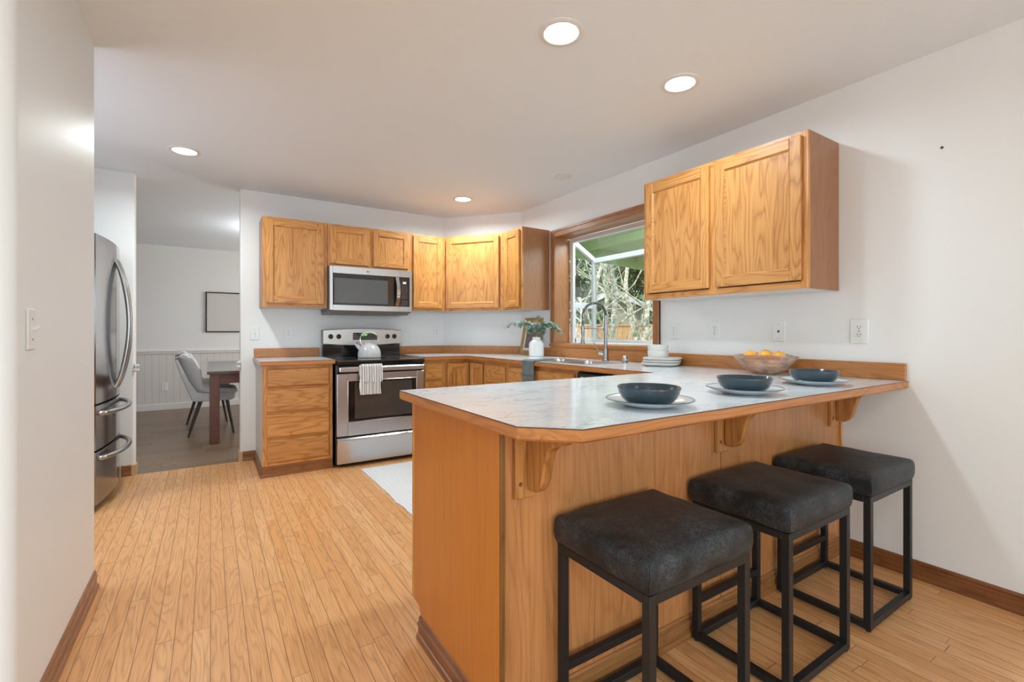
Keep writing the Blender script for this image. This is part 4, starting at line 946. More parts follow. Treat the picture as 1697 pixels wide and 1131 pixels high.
build('badge', MB().lathe([(0.016, 0), (0.016, -0.0015), (0, -0.0016)], (1.245, MY, MZ1 - 0.035), 20, 0, 1, fn=lambda q, a: [q[0], q[1], q[2] * 0.45]), m_nickel, dr, world=True)
pn = MB(); pn.box(MS + 0.001, MX1, MY, MY + 0.03, wz1, MZ1, 0); pn.box(MS + 0.001, MX1, MY, MY + 0.03, MZ0 + 0.012, wz0, 0); pn.box(MX1 - 0.022, MX1, MY + 0.0003, MY + 0.03, wz0, wz1, 0)
cp = build('control_panel', pn, m_steel, t, world=True)
build('keypad_glass', MB().box(MS + 0.001, MX1 - 0.022, MY + 0.001, MY + 0.03, wz0, wz1), plain('brown_black_glass', (0.030, 0.022, 0.020), 0.1), cp, world=True)
build('display', MB().box(MS + 0.028, MS + 0.070, MY, MY + 0.001, wz1 - 0.072, wz1 - 0.040), plain('display_grey', (0.16, 0.18, 0.22), 0.2), cp, world=True)
g = MB()
for i, ch in enumerate('1201'): digit(g, ch, MS + 0.034 + i * 0.0085, wz1 - 0.063, MY, 0.006, 0.012, 0.0018)
build('clock_digits', g, emis('white_digits', (0.85, 0.92, 1.0), 1.5), cp, world=True)
g = MB()
for r_ in range(12):
    if r_ == 8: continue
    for k in range(3):
        ww = random.uniform(0.004, 0.009)
        g.box(MS + 0.033 + k * 0.020 - ww / 2, MS + 0.033 + k * 0.020 + ww / 2, MY + 0.0004, MY + 0.001, wz1 - 0.092 - r_ * 0.0165, wz1 - 0.092 - r_ * 0.0165 + random.uniform(0.003, 0.006))
build('keys', g, m_leg, cp, world=True)

# ================================================================== REFRIGERATOR (front faces +X)
FR0, FR1 = 3.925, 4.822; FRX = -0.660
t = thing('refrigerator', 'stainless french door refrigerator with two bottom drawers, in the corner by the dining opening', 'refrigerator', (-1.0, 4.37, 0))
build('body', MB().box(-1.36, FRX, FR0 + 0.002, FR1 - 0.002, 0.03, 1.765, 0, 0.004), m_fridge_side, t, world=True)
build('kick_grille', MB().box(-1.30, FRX + 0.012, FR0 + 0.01, FR1 - 0.01, 0.0, 0.045), m_blackm, t, world=True)
build('hinge_cover', MB().box(-0.73, -0.635, FR0 + 0.008, FR0 + 0.07, 1.765, 1.790, 0, 0.004), m_fridge_side, t, world=True)
yc = (FR0 + FR1) / 2; hw = (FR1 - FR0) / 2
def bow(y): return -0.6135 + 0.042 * (1 - ((y - yc) / hw) ** 2)
def bowed(name, y0, y1, z0, z1, parent):
    n = 14; ys = [y0 + (y1 - y0) * i / n for i in range(n + 1)]
    poly = [(bow(y), y) for y in ys]
    poly[0] = (bow(y0) - 0.006, y0); poly.insert(1, (bow(y0 + 0.006), y0 + 0.006)); poly[-1] = (bow(y1) - 0.006, y1); poly.insert(-1, (bow(y1 - 0.006), y1 - 0.006))
    poly += [(FRX + 0.006, y1), (FRX + 0.006, y0)]
    return build(name, MB().prism(poly, 2, z0, z1), m_fridge, parent, world=True, smooth=25)
dl = bowed('door', FR0, yc - 0.003, 0.697, 1.785, t); drr = bowed('door', yc + 0.003, FR1, 0.697, 1.785, t)
w1 = bowed('freezer_drawer', FR0, FR1, 0.400, 0.684, t); w2 = bowed('freezer_drawer', FR0, FR1, 0.050, 0.388, t)
for dd, y, tag_ in ((dl, yc - 0.042, 0), (drr, yc + 0.042, 1)):
    pts = [(bow(y) - 0.002, y, 0.765)] + [(bow(y) + 0.006 + 0.072 * math.sin(PI * i / 16) ** 0.75, y, 0.775 + 0.885 * i / 16) for i in range(17)] + [(bow(y) - 0.002, y, 1.672)]
    build('handle', MB().tube(pts, 0.0155, 10), m_handle, dd, world=True, smooth=60)
for dd, z in ((w1, 0.628), (w2, 0.338)):
    pts = []
    for i in range(17):
        y = FR0 + 0.07 + (FR1 - FR0 - 0.14) * i / 16; pts.append((bow(y) + 0.006 + 0.062 * math.sin(PI * i / 16) ** 0.6, y, z))
    pts = [(bow(FR0 + 0.07) - 0.003, FR0 + 0.07, z)] + pts + [(bow(FR1 - 0.07) - 0.003, FR1 - 0.07, z)]
    build('handle', MB().tube(pts, 0.016, 10, sy=1.0), m_handle, dd, world=True, smooth=60)

# ================================================================== WALL PLATES (local: plate on the xz plane facing -y)
PG = 'white wall plates'
def plate(label, kind, loc, rz, w=0.074, h=0.120, name=None):
    nm = {'outlet': 'wall_outlet', 'switch': 'light_switch', 'jack': 'phone_jack', 'decora': 'rocker_outlet'}[kind]
    t = thing(nm, label, 'switch' if kind == 'switch' else ('jack' if kind == 'jack' else 'outlet'), loc, rz)
    build('plate', MB().box(-w / 2, w / 2, -0.006, 0, -h / 2, h / 2, 0, 0.003), m_white, t)
    if kind == 'outlet':
        for s in (1, -1):
            rc = build('receptacle', MB().lathe([(0.0165, -0.005), (0.0165, -0.0078), (0, -0.0079)], (0, 0, s * 0.0195), 24, 0, 1, fn=lambda q, a: [q[0], q[1], max(-0.0135, min(0.0135, q[2]))]), m_white, t)
            g = MB(); g.box(-0.0075, -0.0052, -0.0083, -0.0076, s * 0.0195 + 0.000, s * 0.0195 + 0.009); g.box(0.0052, 0.0075, -0.0083, -0.0076, s * 0.0195 + 0.000, s * 0.0195 + 0.008); g.cyl((0, -0.0083, s * 0.0195 - 0.0065), 0.0026, 0.0007, 1, 10)
            build('slots', g, m_dark, rc)
        build('screw', MB().cyl((0, -0.0072, 0), 0.003, 0.0015, 1, 10), m_nickel, t)
    elif kind == 'switch':
        build('bezel', MB().box(-0.006, 0.006, -0.0075, -0.005, -0.013, 0.013), m_white, t)
        build('toggle', MB().prism([(-0.007, -0.004), (-0.024, 0.006), (-0.022, 0.011), (-0.007, 0.006)], 0, -0.004, 0.004), m_white, t)
        for s in (1, -1): build('screw', MB().cyl((0, -0.0072, s * 0.030), 0.003, 0.0015, 1, 10), m_nickel, t)
    elif kind == 'jack':
        build('socket', MB().box(-0.006, 0.006, -0.0072, -0.0055, -0.007, 0.006), m_dark, t)
        for s in (1, -1): build('screw', MB().cyl((0, -0.0072, s * 0.042), 0.003, 0.0015, 1, 10), m_nickel, t)
    else:
        build('insert', MB().box(-0.0165, 0.0165, -0.009, -0.005, -0.034, 0.034, 0, 0.001), m_white, t)
        g = MB()
        for z in (0.024, 0.006, -0.010, -0.026): g.box(-0.003, 0.003, -0.0096, -0.0088, z - 0.002, z + 0.002)
        build('slots', g, m_dark, t)
    return t
RZ = -PI / 2
plate('white rocker style wall plate just right of the window casing', 'decora', (XR, 2.176, 1.164), RZ)
plate('white duplex outlet second from the window on the right wall', 'outlet', (XR, 1.857, 1.166), RZ)
plate('white phone jack plate with one small dark socket on the right wall', 'jack', (XR, 1.446, 1.161), RZ)
plate('white duplex outlet nearest the end of the backsplash on the right wall', 'outlet', (XR, 1.043, 1.160), RZ, 0.082, 0.126)
plate('white outlet behind the eucalyptus, between slim cabinet and window casing', 'outlet', (XR, 3.675, 1.125), RZ)
plate('white light switch on the back wall beside the dining opening', 'switch', (0.337, YB, 1.146), 0)
plate('white duplex outlet above the small counter left of the range', 'outlet', (0.616, YB, 1.147), 0)
plate('white duplex outlet on the back wall right of the range', 'outlet', (2.119, YB, 1.155), 0)
plate('white light switch with toggle on the left wall end', 'switch', (-0.44, 1.893, 1.164), PI / 2)
plate('white outlet low on the dining room beadboard', 'outlet', (-0.571, 8.618, 0.345), 0)
t = tag(build('wall_anchor', MB().cyl((0, 0, 0), 0.006, 0.002, 0, 12), m_dark, None, loc=(XR - 0.0018, 0.722, 1.994)), 'small dark screw anchor high on the bare right wall', 'screw')
# gate hardware at the opening
for x, d, lab in ((-0.517, 1, 'white baby gate catch on the left edge of the dining opening'), (0.222, -1, 'white baby gate catch on the right edge of the dining opening')):
    t = thing('gate_catch', lab, 'bracket', (x, YB + 0.012, 0.865), 0, 'baby gate catches')
    build('upper_hook', MB().box(-0.004, 0.030 * 1, -0.032, 0.004, 0.012, 0.030, 0, 0.004) if d > 0 else MB().box(-0.026, 0.004, -0.030, 0.0, 0.012, 0.030, 0, 0.004), m_white, t)
    build('lower_hook', MB().box(-0.008, 0.030 * 1, -0.034, 0.004, -0.024, -0.006, 0, 0.004) if d > 0 else MB().box(-0.026, 0.004, -0.030, 0.0, -0.024, -0.006, 0, 0.004), m_white, t)
    build('strip', MB().box(0.0, 0.006, -0.008, 0.004, -0.03, 0.04, 0, 0.001) if d > 0 else MB().box(-0.006, 0, -0.008, 0.004, -0.03, 0.04, 0, 0.001), m_white, t)

# ================================================================== CEILING LIGHTS
def downlight(loc, label):
    t = thing('recessed_light', label, 'ceiling light', loc, 0, 'round recessed ceiling lights')
    build('trim_ring', MB().lathe([(0.098, 0), (0.098, -0.003), (0.094, -0.006), (0.075, -0.007), (0.070, -0.001)], seg=40, cap=False), m_trimw, t)
    build('lens', MB().lathe([(0.0, -0.004), (0.070, -0.004), (0.0705, -0.002), (0.0, -0.002)], seg=40), m_lamp, t)
    return t
LP = [((1.262, 1.566), 'lit recessed light over the near side of the peninsula, largest in view'), ((2.034, 1.553), 'lit recessed light over the peninsula near the right wall'),
      ((-0.154, 4.031), 'lit recessed light near the refrigerator and dining opening'), ((2.043, 4.037), 'lit recessed light near the far corner above the range counter')]
dl0 = None
for (x, y), lab in LP:
    if dl0 is None: dl0 = downlight((x, y, CH), lab)
    else: copy_tree(dl0, (x, y, CH), label=lab)
    area('downlight_or_fill', (x, y, CH - 0.012), (0, 0, 0), 0.13, 0.13, *((8.8, (0.78, 0.93, 1.0)) if y < 3 else (16.0, (0.88, 0.98, 0.97))), math.radians(165), 'DISK')
for (x, y) in ((-0.6, -0.6), (1.4, -0.9), (-0.6, -2.8), (1.4, -2.8), (-2.6, -0.8), (-2.6, -2.8)):
    area('downlight_or_fill', (x, y, CH - 0.012), (0, 0, 0), 0.13, 0.13, *((2.2, (0.60, 0.98, 1.0)) if x > 1 else (12.5, (0.62, 0.92, 1.0))), math.radians(165), 'DISK')  # unseen lamps behind the camera, added as fill without fixtures
t = thing('ceiling_speaker', 'unlit round white ceiling fixture near the window', 'ceiling fixture', (2.421, 2.989, CH))
build('trim_ring', MB().lathe([(0.085, 0), (0.085, -0.003), (0.078, -0.006), (0.060, -0.005), (0.056, 0)], seg=36, cap=False), m_trimw, t)
build('dome', MB().lathe([(0.055, -0.001), (0.050, -0.006), (0.0, -0.012)], seg=30), m_trimw, t)

# ================================================================== STOOLS
def make_stool(loc, label):
    W_, D_, T_, FH = 0.425, 0.352, 0.025, 0.522
    t = thing('bar_stool', label, 'stool', loc, 0, 'black bar stools at the peninsula')
    # cushion: box with domed top and puffy sides
    NU = 26
    def cushion():
        b = MB(); a_, c_, z0, z1 = W_ / 2 + 0.008, D_ / 2 + 0.008, FH + 0.002, FH + 0.086
        def prof(v):      # v 0..1 from bottom centre up the side to top centre -> (inset factor, z)
            pass
        rings = []
        lay = [(0.90, z0), (0.965, z0 + 0.001), (0.985, z0 + 0.012), (0.998, z0 + 0.030), (1.0, z0 + 0.048), (0.992, z1 - 0.020), (0.972, z1 - 0.008), (0.93, z1 - 0.001), (0.84, z1 + 0.003), (0.66, z1 + 0.006), (0.40, z1 + 0.008), (0.15, z1 + 0.009)]
        n = 14
        for f, z in lay:
            rg_ = []
            ax_, ay_ = a_ - (1 - f) * min(a_, c_) if f > 0.8 else a_ * f, c_ - (1 - f) * min(a_, c_) if f > 0.8 else c_ * f
            cr = 0.012 * f
            per = []
            for side in range(4):
                for i in range(n):
                    q = -1 + 2 * i / n
                    bulge = (1 - q * q) * (0.005 if 0.97 < f else 0.002)
                    if side == 0: per.append((q * ax_, -ay_ - bulge + (0.006 if abs(q) > 0.999 else 0)))
                    if side == 1: per.append((ax_ + bulge - (0.006 if abs(q) > 0.999 else 0), q * ay_))
                    if side == 2: per.append((-q * ax_, ay_ + bulge))
                    if side == 3: per.append((-ax_ - bulge, -q * ay_))
            for (x, y) in per:
                w_ = noise.noise(Vector((x * 14, y * 14, z * 30))) * 0.0022
                rg_.append((x * (1 + w_ * 2), y * (1 + w_ * 2), z + (w_ if z > z0 + 0.03 else w_ * 0.3)))
            rings.append(rg_)
        m_ = 4 * n; vs = [p for r_ in rings for p in r_]
        fs = [(k * m_ + i, k * m_ + (i + 1) % m_, (k + 1) * m_ + (i + 1) % m_, (k + 1) * m_ + i) for k in range(len(rings) - 1) for i in range(m_)]
        fs += [tuple(reversed(range(m_))), tuple((len(rings) - 1) * m_ + i for i in range(m_))]
        b.add(vs, fs); return b, a_, c_, z0, z1
    b, a_, c_, z0, z1 = cushion()
    cu = build('cushion', b, m_leather, t, smooth=55)
    for sx in (-1, 1):
        for sy in (-1, 1):
            s = MB().tube([(sx * (a_ - 0.007), sy * (c_ - 0.007), z0 + 0.004), (sx * (a_ - 0.0035), sy * (c_ - 0.0035), z0 + 0.04), (sx * (a_ - 0.009), sy * (c_ - 0.009), z1 - 0.008)], 0.0018, 6)
            build('corner_seam', s, m_blackleg, cu)
    fb = 0.0015; hx, hy = W_ / 2, D_ / 2
    for sx in (-1, 1):
        for sy in (-1, 1):
            x0 = sx * hx - (T_ if sx > 0 else 0); y0 = sy * hy - (T_ if sy > 0 else 0)
            lg = build('leg', MB().box(x0, x0 + T_, y0, y0 + T_, 0.008, FH - T_, 0, fb), m_blackleg, t)
            build('foot_pad', MB().cyl((x0 + T_ / 2, y0 + T_ / 2, 0), 0.009, 0.009, seg=10), m_rubber, lg)
    fr_ = MB()
    for y0 in (-hy, hy - T_): fr_.box(-hx, hx, y0, y0 + T_, FH - T_, FH, 0, fb)
    for x0 in (-hx, hx - T_): fr_.box(x0, x0 + T_, -hy + T_, hy - T_, FH - T_, FH, 0, fb)
    build('seat_frame', fr_, m_blackleg, t)
    for y0 in (-hy, hy - T_): build('floor_rail', MB().box(-hx + T_, hx - T_, y0, y0 + T_, 0.010, 0.035, 0, fb), m_blackleg, t)
    for x0 in (-hx, hx - T_): build('floor_rail', MB().box(x0, x0 + T_, -hy + T_, hy - T_, 0.010, 0.035, 0, fb), m_blackleg, t)
    build('foot_rest', MB().box(-hx + T_, hx - T_, hy - T_, hy, 0.140, 0.162, 0, fb), m_blackleg, t)
    return t
st = make_stool((1.091, 0.932, 0), 'black leather cushion bar stool nearest the camera and the clipped counter corner')
copy_tree(st, (1.733, 0.932, 0), label='black leather cushion bar stool in the middle of the three')
copy_tree(st, (2.334, 0.932, 0), label='black leather cushion bar stool nearest the right wall')

# ================================================================== TABLEWARE
def dinner_plate(loc, label):
    t = thing('dinner_plate', label, 'plate', loc, 0, 'white plates under the blue bowls')
    build('dish', MB().lathe([(0.0, 0.0), (0.066, 0.0), (0.072, 0.002), (0.104, 0.010), (0.1335, 0.0215), (0.1345, 0.0235), (0.132, 0.0235), (0.106, 0.0145), (0.076, 0.006), (0.0, 0.005)], seg=56), m_platebl, t)
    build('rim_line', MB().lathe([(0.1344, 0.0222), (0.1352, 0.0235), (0.1340, 0.0246), (0.1318, 0.0240)], seg=56, cap=False), m_bluerim, t)
    return t
def blue_bowl(loc, label):
    return tag(build('cereal_bowl', MB().lathe([(0.0, 0.0), (0.046, 0.0), (0.052, 0.002), (0.070, 0.009), (0.084, 0.022), (0.092, 0.038), (0.0955, 0.052), (0.0957, 0.056), (0.0942, 0.0575), (0.0925, 0.056), (0.089, 0.038), (0.080, 0.023), (0.066, 0.012), (0.048, 0.007), (0.0, 0.006)], seg=56), m_blue, None, loc=loc, smooth=60), label, 'bowl', 'slate blue bowls on plates')
P3 = [(1.160, 1.000), (1.700, 1.010), (2.248, 1.016)]
pl = ['white plate with thin blue rim nearest the clipped corner of the peninsula', 'white plate with thin blue rim in the middle of the peninsula', 'white plate with thin blue rim nearest the right wall']
bl = ['slate blue bowl on the plate nearest the clipped corner of the peninsula', 'slate blue bowl on the middle plate of the peninsula', 'slate blue bowl on the plate nearest the right wall']
p0 = dinner_plate((P3[0][0], P3[0][1], CT + 0.0005), pl[0]); b0 = blue_bowl((P3[0][0] - 0.012, P3[0][1] - 0.008, CT + 0.0062), bl[0])
for i in (1, 2): copy_tree(p0, (P3[i][0], P3[i][1], CT + 0.0005), label=pl[i]); copy_tree(b0, (P3[i][0] - 0.01, P3[i][1] - 0.006, CT + 0.0062), label=bl[i])
# rounded-square white plates and bowls by the wall
def sq(r0, z, seg=48, p=4.0):
    out = []
    for i in range(seg):
        a = 2 * PI * i / seg; k = (abs(math.cos(a)) ** p + abs(math.sin(a)) ** p) ** (-1 / p)
        out.append((r0 * k * math.cos(a), r0 * k * math.sin(a), z))
    return out
def sq_loft(layers, p, rot=0.0):
    b = MB(); seg = 48; vs = []
    for (r_, z) in layers:
        for (x, y, zz) in sq(r_, z, seg, p): vs.append((x * math.cos(rot) - y * math.sin(rot), x * math.sin(rot) + y * math.cos(rot), zz))
    n = len(layers)
    b.add(vs, [(k * seg + i, k * seg + (i + 1) % seg, (k + 1) * seg + (i + 1) % seg, (k + 1) * seg + i) for k in range(n - 1) for i in range(seg)] + [tuple(reversed(range(seg))), tuple((n - 1) * seg + i for i in range(seg))])
    return b
SP = (2.622, 2.150)
lay = [(0.085, 0), (0.100, 0.001), (0.124, 0.014), (0.128, 0.020), (0.126, 0.0225), (0.121, 0.021), (0.100, 0.008), (0.02, 0.007)]
labs = ['white rounded square plate at the bottom of the stack of three', 'white rounded square plate in the middle of the stack of three', 'white rounded square plate on top of the stack of three']
sp0 = tag(build('side_plate', sq_loft(lay, 3.2, 0.57), m_ceramic, None, loc=(SP[0] - 0.006, SP[1] + 0.004, CT + 0.0005), smooth=60), labs[0], 'plate', 'stacked white plates')
copy_tree(sp0, (SP[0] + 0.002, SP[1], CT + 0.0175), rz=0.05, label=labs[1]); copy_tree(sp0, (SP[0] + 0.004, SP[1] - 0.003, CT + 0.0345), rz=-0.04, label=labs[2])
lay = [(0.045, 0), (0.056, 0.002), (0.064, 0.015), (0.068, 0.045), (0.0695, 0.062), (0.068, 0.063), (0.065, 0.045), (0.060, 0.015), (0.03, 0.008)]
bo0 = tag(build('small_bowl', sq_loft(lay, 2.3, 0.3), m_ceramic, None, loc=(SP[0] - 0.024, SP[1] + 0.012, CT + 0.0422), smooth=60), 'white bowl resting directly on the stacked plates', 'bowl', 'stacked white bowls')
copy_tree(bo0, (SP[0] - 0.026, SP[1] + 0.013, CT + 0.0422 + 0.040), rz=0.5, label='white bowl on top of the other white bowl')
# bowl of oranges
OB = (2.588, 1.415)
def wavy(q, a):
    k = max(0, q[2] - 0.03) / 0.07
    return [q[0] * (1 + 0.02 * k * math.sin(3 * a + 1.0)), q[1] * (1 + 0.02 * k * math.sin(3 * a + 1.0)), q[2] + 0.006 * k * math.sin(2 * a + 0.6)]
tag(build('fruit_bowl', MB().lathe([(0.0, 0.0), (0.062, 0.0), (0.070, 0.004), (0.105, 0.030), (0.138, 0.068), (0.160, 0.098), (0.1635, 0.104), (0.160, 0.105), (0.134, 0.070), (0.100, 0.034), (0.066, 0.010), (0.0, 0.007)], seg=56, fn=wavy), m_bowlgl, None, loc=(OB[0], OB[1], CT + 0.0005), smooth=60),
    'smoky brown translucent bowl holding oranges near the backsplash', 'bowl')
ors = [(-0.058, 0.020, 0.048), (0.022, 0.055, 0.048), (0.055, -0.022, 0.048), (-0.020, -0.052, 0.048), (-0.040, 0.062, 0.094), (-0.012, 0.000, 0.094), (0.060, 0.030, 0.098), (0.024, -0.060, 0.093)]
lab = ['orange under the others at the window side of the bowl', 'orange low in the bowl toward the backsplash', 'orange low in the bowl away from the window', 'orange low in the bowl facing the stools', 'large orange on top at the window end of the bowl', 'orange on top in the centre of the bowl', 'pale orange on top toward the backsplash', 'orange on top at the end away from the window']
om = None
for i, (x, y, z) in enumerate(ors):
    r_ = 0.0365
    if om is None:
        om = tag(build('orange', MB().sphere((0, 0, 0), r_, 24, 16, sc=(1, 1, 0.94)), m_orange, None, loc=(OB[0] + x, OB[1] + y, CT + z)), lab[i], 'orange', 'oranges in the bowl'); build('stem_end', MB().cyl((0, 0, r_ * 0.93), 0.003, 0.002, seg=8), m_stem, om)
    else: copy_tree(om, (OB[0] + x, OB[1] + y, CT + z), label=lab[i], rz=i * 1.3)

# vase + eucalyptus
VX, VY = 2.600, 3.600
tag(build('vase', MB().lathe([(0.0, 0), (0.066, 0), (0.071, 0.004), (0.072, 0.020), (0.072, 0.118), (0.066, 0.138), (0.048, 0.154), (0.041, 0.162), (0.0405, 0.182), (0.042, 0.185), (0.038, 0.185), (0.036, 0.160), (0.060, 0.130), (0.066, 0.02), (0.0, 0.01)], seg=40), m_vase, None, loc=(VX, VY, CT + 0.0005), smooth=50),
    'glossy white ceramic bottle vase beside the sink', 'vase')
RXV = Vector((0.8401, -0.5424, 0)); FWD = Vector((0.5424, 0.8401, 0))
def leafmesh(mb, p, d, up, L, Wd, m):
    d = d.normalized(); sd = d.cross(up).normalized(); up2 = sd.cross(d).normalized()
    prof = [(0, 0.05), (0.2, 0.75), (0.5, 1.0), (0.8, 0.7), (1.0, 0.05)]
    vs = []
    for (s_, w_) in prof:
        c_ = p + d * L * s_ + up2 * (-0.15 * L * s_ * s_)
        vs += [c_ - sd * Wd / 2 * w_ + up2 * 0.06 * L * w_, c_ - up2 * 0.0006, c_ + sd * Wd / 2 * w_ + up2 * 0.06 * L * w_]
    b_ = 3; fs = []
    for i in range(4):
        fs += [(3 * i, 3 * i + 1, 3 * i + 4, 3 * i + 3), (3 * i + 1, 3 * i + 2, 3 * i + 5, 3 * i + 4)]
    mb.add(vs, fs, m)
rnd = random.Random(11)
def eucalyptus(label, r_off, z_top, f_off, n, big=0.026, sag=0.0):
    base = Vector((VX, VY, CT + 0.12)); mouth = Vector((VX, VY, CT + 0.186)) + RXV * r_off * 0.07 + FWD * f_off * 0.05
    end = Vector((VX, VY, 0)) + RXV * r_off + FWD * f_off + Vector((0, 0, z_top))
    pts = [base, mouth]
    for i in range(1, 9):
        u = i / 8; q = mouth.lerp(end, u) + Vector((0, 0, 0.06 * math.sin(PI * u) * (1 + abs(r_off))))
        q.z -= sag * u * u; pts.append(q)
    t = thing('eucalyptus_stem', label, 'stem', tuple(base), 0, 'eucalyptus stems in the white vase')
    build('stalk', MB().tube(pts, [0.0022] * 3 + [0.002 - 0.0001 * i for i in range(len(pts) - 3)], 6), m_stem, t, world=True)
    lf = MB()
    for k in range(n):
        u = 0.10 + 0.9 * k / (n - 1); f = u * (len(pts) - 2) + 1; i = min(int(f), len(pts) - 2); P_ = pts[i].lerp(pts[i + 1], f - i); T_ = (pts[i + 1] - pts[i]).normalized()
        for sgn in (1, -1):
            a = rnd.uniform(0, 2 * PI); sd = Vector((rnd.uniform(-1, 1), rnd.uniform(-1, 1), rnd.uniform(-0.7, 0.9))).normalized()
            d_ = (sd * sgn * 0.9 + T_ * rnd.uniform(0.1, 0.8)).normalized(); L = big * rnd.uniform(0.7, 1.15) * (1.1 - 0.45 * u)
            upv = Vector((rnd.uniform(-.5, .5), rnd.uniform(-1, 0), 1)).normalized()
            if abs(d_.dot(upv)) > 0.95: upv = Vector((1, 0, 0))
            leafmesh(lf, P_ + d_ * 0.003, d_, upv, L, L * rnd.uniform(0.55, 0.85), 0 if rnd.random() < 0.65 else 1)
    o = build('leaves', lf, [m_leaf, m_leaf2], t, world=True, smooth=80); o['kind'] = 'stuff'
eucalyptus('long eucalyptus stem reaching left, thin tip far from the vase', -0.30, 1.20, 0.05, 26, 0.034)
eucalyptus('bushy eucalyptus stem leaning left over the picture frame', -0.17, 1.235, 0.01, 26, 0.046)
eucalyptus('eucalyptus stem leaning slightly left and toward the counter edge', -0.09, 1.20, -0.09, 22, 0.044)
eucalyptus('tallest eucalyptus stem, rising straight up beside the slim cabinet', 0.015, 1.305, -0.02, 16, 0.028)
eucalyptus('eucalyptus stem at the vase mouth bending to the right', 0.09, 1.21, -0.03, 20, 0.044)
eucalyptus('eucalyptus stem arching right toward the window with drooping leaves', 0.235, 1.215, -0.04, 28, 0.045, 0.06)
eucalyptus('dense eucalyptus stem hanging in front of the window casing', 0.190, 1.245, -0.06, 26, 0.046, 0.05)

# gold picture frame leaning on the right wall behind the vase
t = thing('picture_frame', 'small gold framed print leaning on the wall behind the white vase', 'picture', (2.700, 3.895, CT + 0.001), -PI / 2 - 0.10)
t.rotation_euler = (math.radians(-11), 0, -PI / 2); WM[t.name] = Matrix.Translation(t.location) @ t.rotation_euler.to_matrix().to_4x4()
fw, fh, fb_ = 0.31, 0.385, 0.045
f = MB(); f.box(-fw / 2, -fw / 2 + fb_, 0, 0.02, 0, fh, 0, 0.004); f.box(fw / 2 - fb_, fw / 2, 0, 0.02, 0, fh, 0, 0.004); f.box(-fw / 2 + fb_, fw / 2 - fb_, 0.001, 0.019, 0, fb_, 0, 0.003); f.box(-fw / 2 + fb_, fw / 2 - fb_, 0.001, 0.019, fh - fb_, fh, 0, 0.003)
build('frame', f, m_gold, t)
build('mount', MB().box(-fw / 2 + fb_, fw / 2 - fb_, 0.008, 0.016, fb_, fh - fb_), m_mat, t)
build('print', MB().box(-fw / 2 + fb_ + 0.025, fw / 2 - fb_ - 0.025, 0.0065, 0.008, fb_ + 0.028, fh - fb_ - 0.028), m_photo, t)

# blue grey towel over the counter edge by the sink
t = thing('hand_towel', 'blue grey towel laid by the sink and hanging over the counter edge', 'towel', (CE, 3.06, CT))
def tw(u, v):
    y = 2.985 + 0.155 * u; L1, L2 = 0.26, 0.185; s_ = v * (L1 + L2)
    if s_ < L1:
        x = CE + L1 - s_ ; z = CT + 0.0075 + 0.002 * math.sin(u * 9 + s_ * 20); n_ = (0, 0, 1)
        y += 0.10 * max(0, (L1 - s_) / L1 - 0.25)
    else:
        q = s_ - L1; x = CE - 0.006 - 0.003 * math.sin(u * 8) - 0.01 * q; z = CT + 0.0055 - q; n_ = (-1, 0, 0)
    return (x, y, z), n_
b = MB(); sheet(tw, 14, 44, 0.005, b); build('cloth', b, m_greycloth, t, world=True, smooth=50)
b = MB(); b.box(CE - 0.0165, CE - 0.0125, 2.988, 3.137, CT - 0.115, CT - 0.109); build('hem', b, plain('darker_hem', (0.09, 0.11, 0.12), 0.9), t, world=True)

# rug
t = thing('rug', 'white ribbed cotton rug with short tassels on the kitchen floor', 'rug', (1.5, 3.1, 0))
RU0, RU1, RV0, RV1 = 1.062, 2.08, 2.05, 3.965
def rugedge(y): return 0.010 * noise.noise(Vector((y * 22, 3.1, 0))) + 0.012 * noise.noise(Vector((y * 5, 7.1, 0)))
nu, nv = 24, 110; vs = []; b = MB()
def rp(u, v):
    y = RV0 + (RV1 - RV0) * v; x0 = RU0 + rugedge(y); x = x0 + (RU1 - x0) * u
    return (x, y + 0.006 * noise.noise(Vector((x * 14, y * 2, 1))) * (1 if v in (0, 1) else 0), 0)
def rfn(u, v):
    p_ = rp(u, v); e_ = min(1, min(u, 1 - u) * 30 + 0.35)
    return (p_[0], p_[1], 0.0065 + 0.0012 * math.sin(p_[0] * 236) * e_ + 0.0015 * noise.noise(Vector((p_[0] * 9, p_[1] * 9, 0)))), (0, 0, 1)
sheet(rfn, 96, nv, 0.006, b)
build('woven_field', b, m_rug, t, world=True, smooth=60)
tf = MB(); rnd = random.Random(3)
for k in range(64):
    x = RU0 + (RU1 - RU0) * (k + rnd.random() * 0.6) / 64
    tf.tube([(x, RV1 - 0.005, 0.006), (x + rnd.uniform(-.004, .004), RV1 + 0.012, 0.005), (x + rnd.uniform(-.010, .010), RV1 + rnd.uniform(0.020, 0.034), 0.0035)], [0.0035, 0.003, 0.0015], 5)
for k in range(70):
    y = RV0 + (RV1 - RV0) * (k + rnd.random() * 0.6) / 70
    x = RU0 + rugedge(y); tf.tube([(x + 0.004, y, 0.006), (x - rnd.uniform(0.004, 0.012), y + rnd.uniform(-.004, .004), 0.0035)], [0.0035, 0.002], 5)
o = build('tassels', tf, m_rug, t, world=True); o['kind'] = 'stuff'

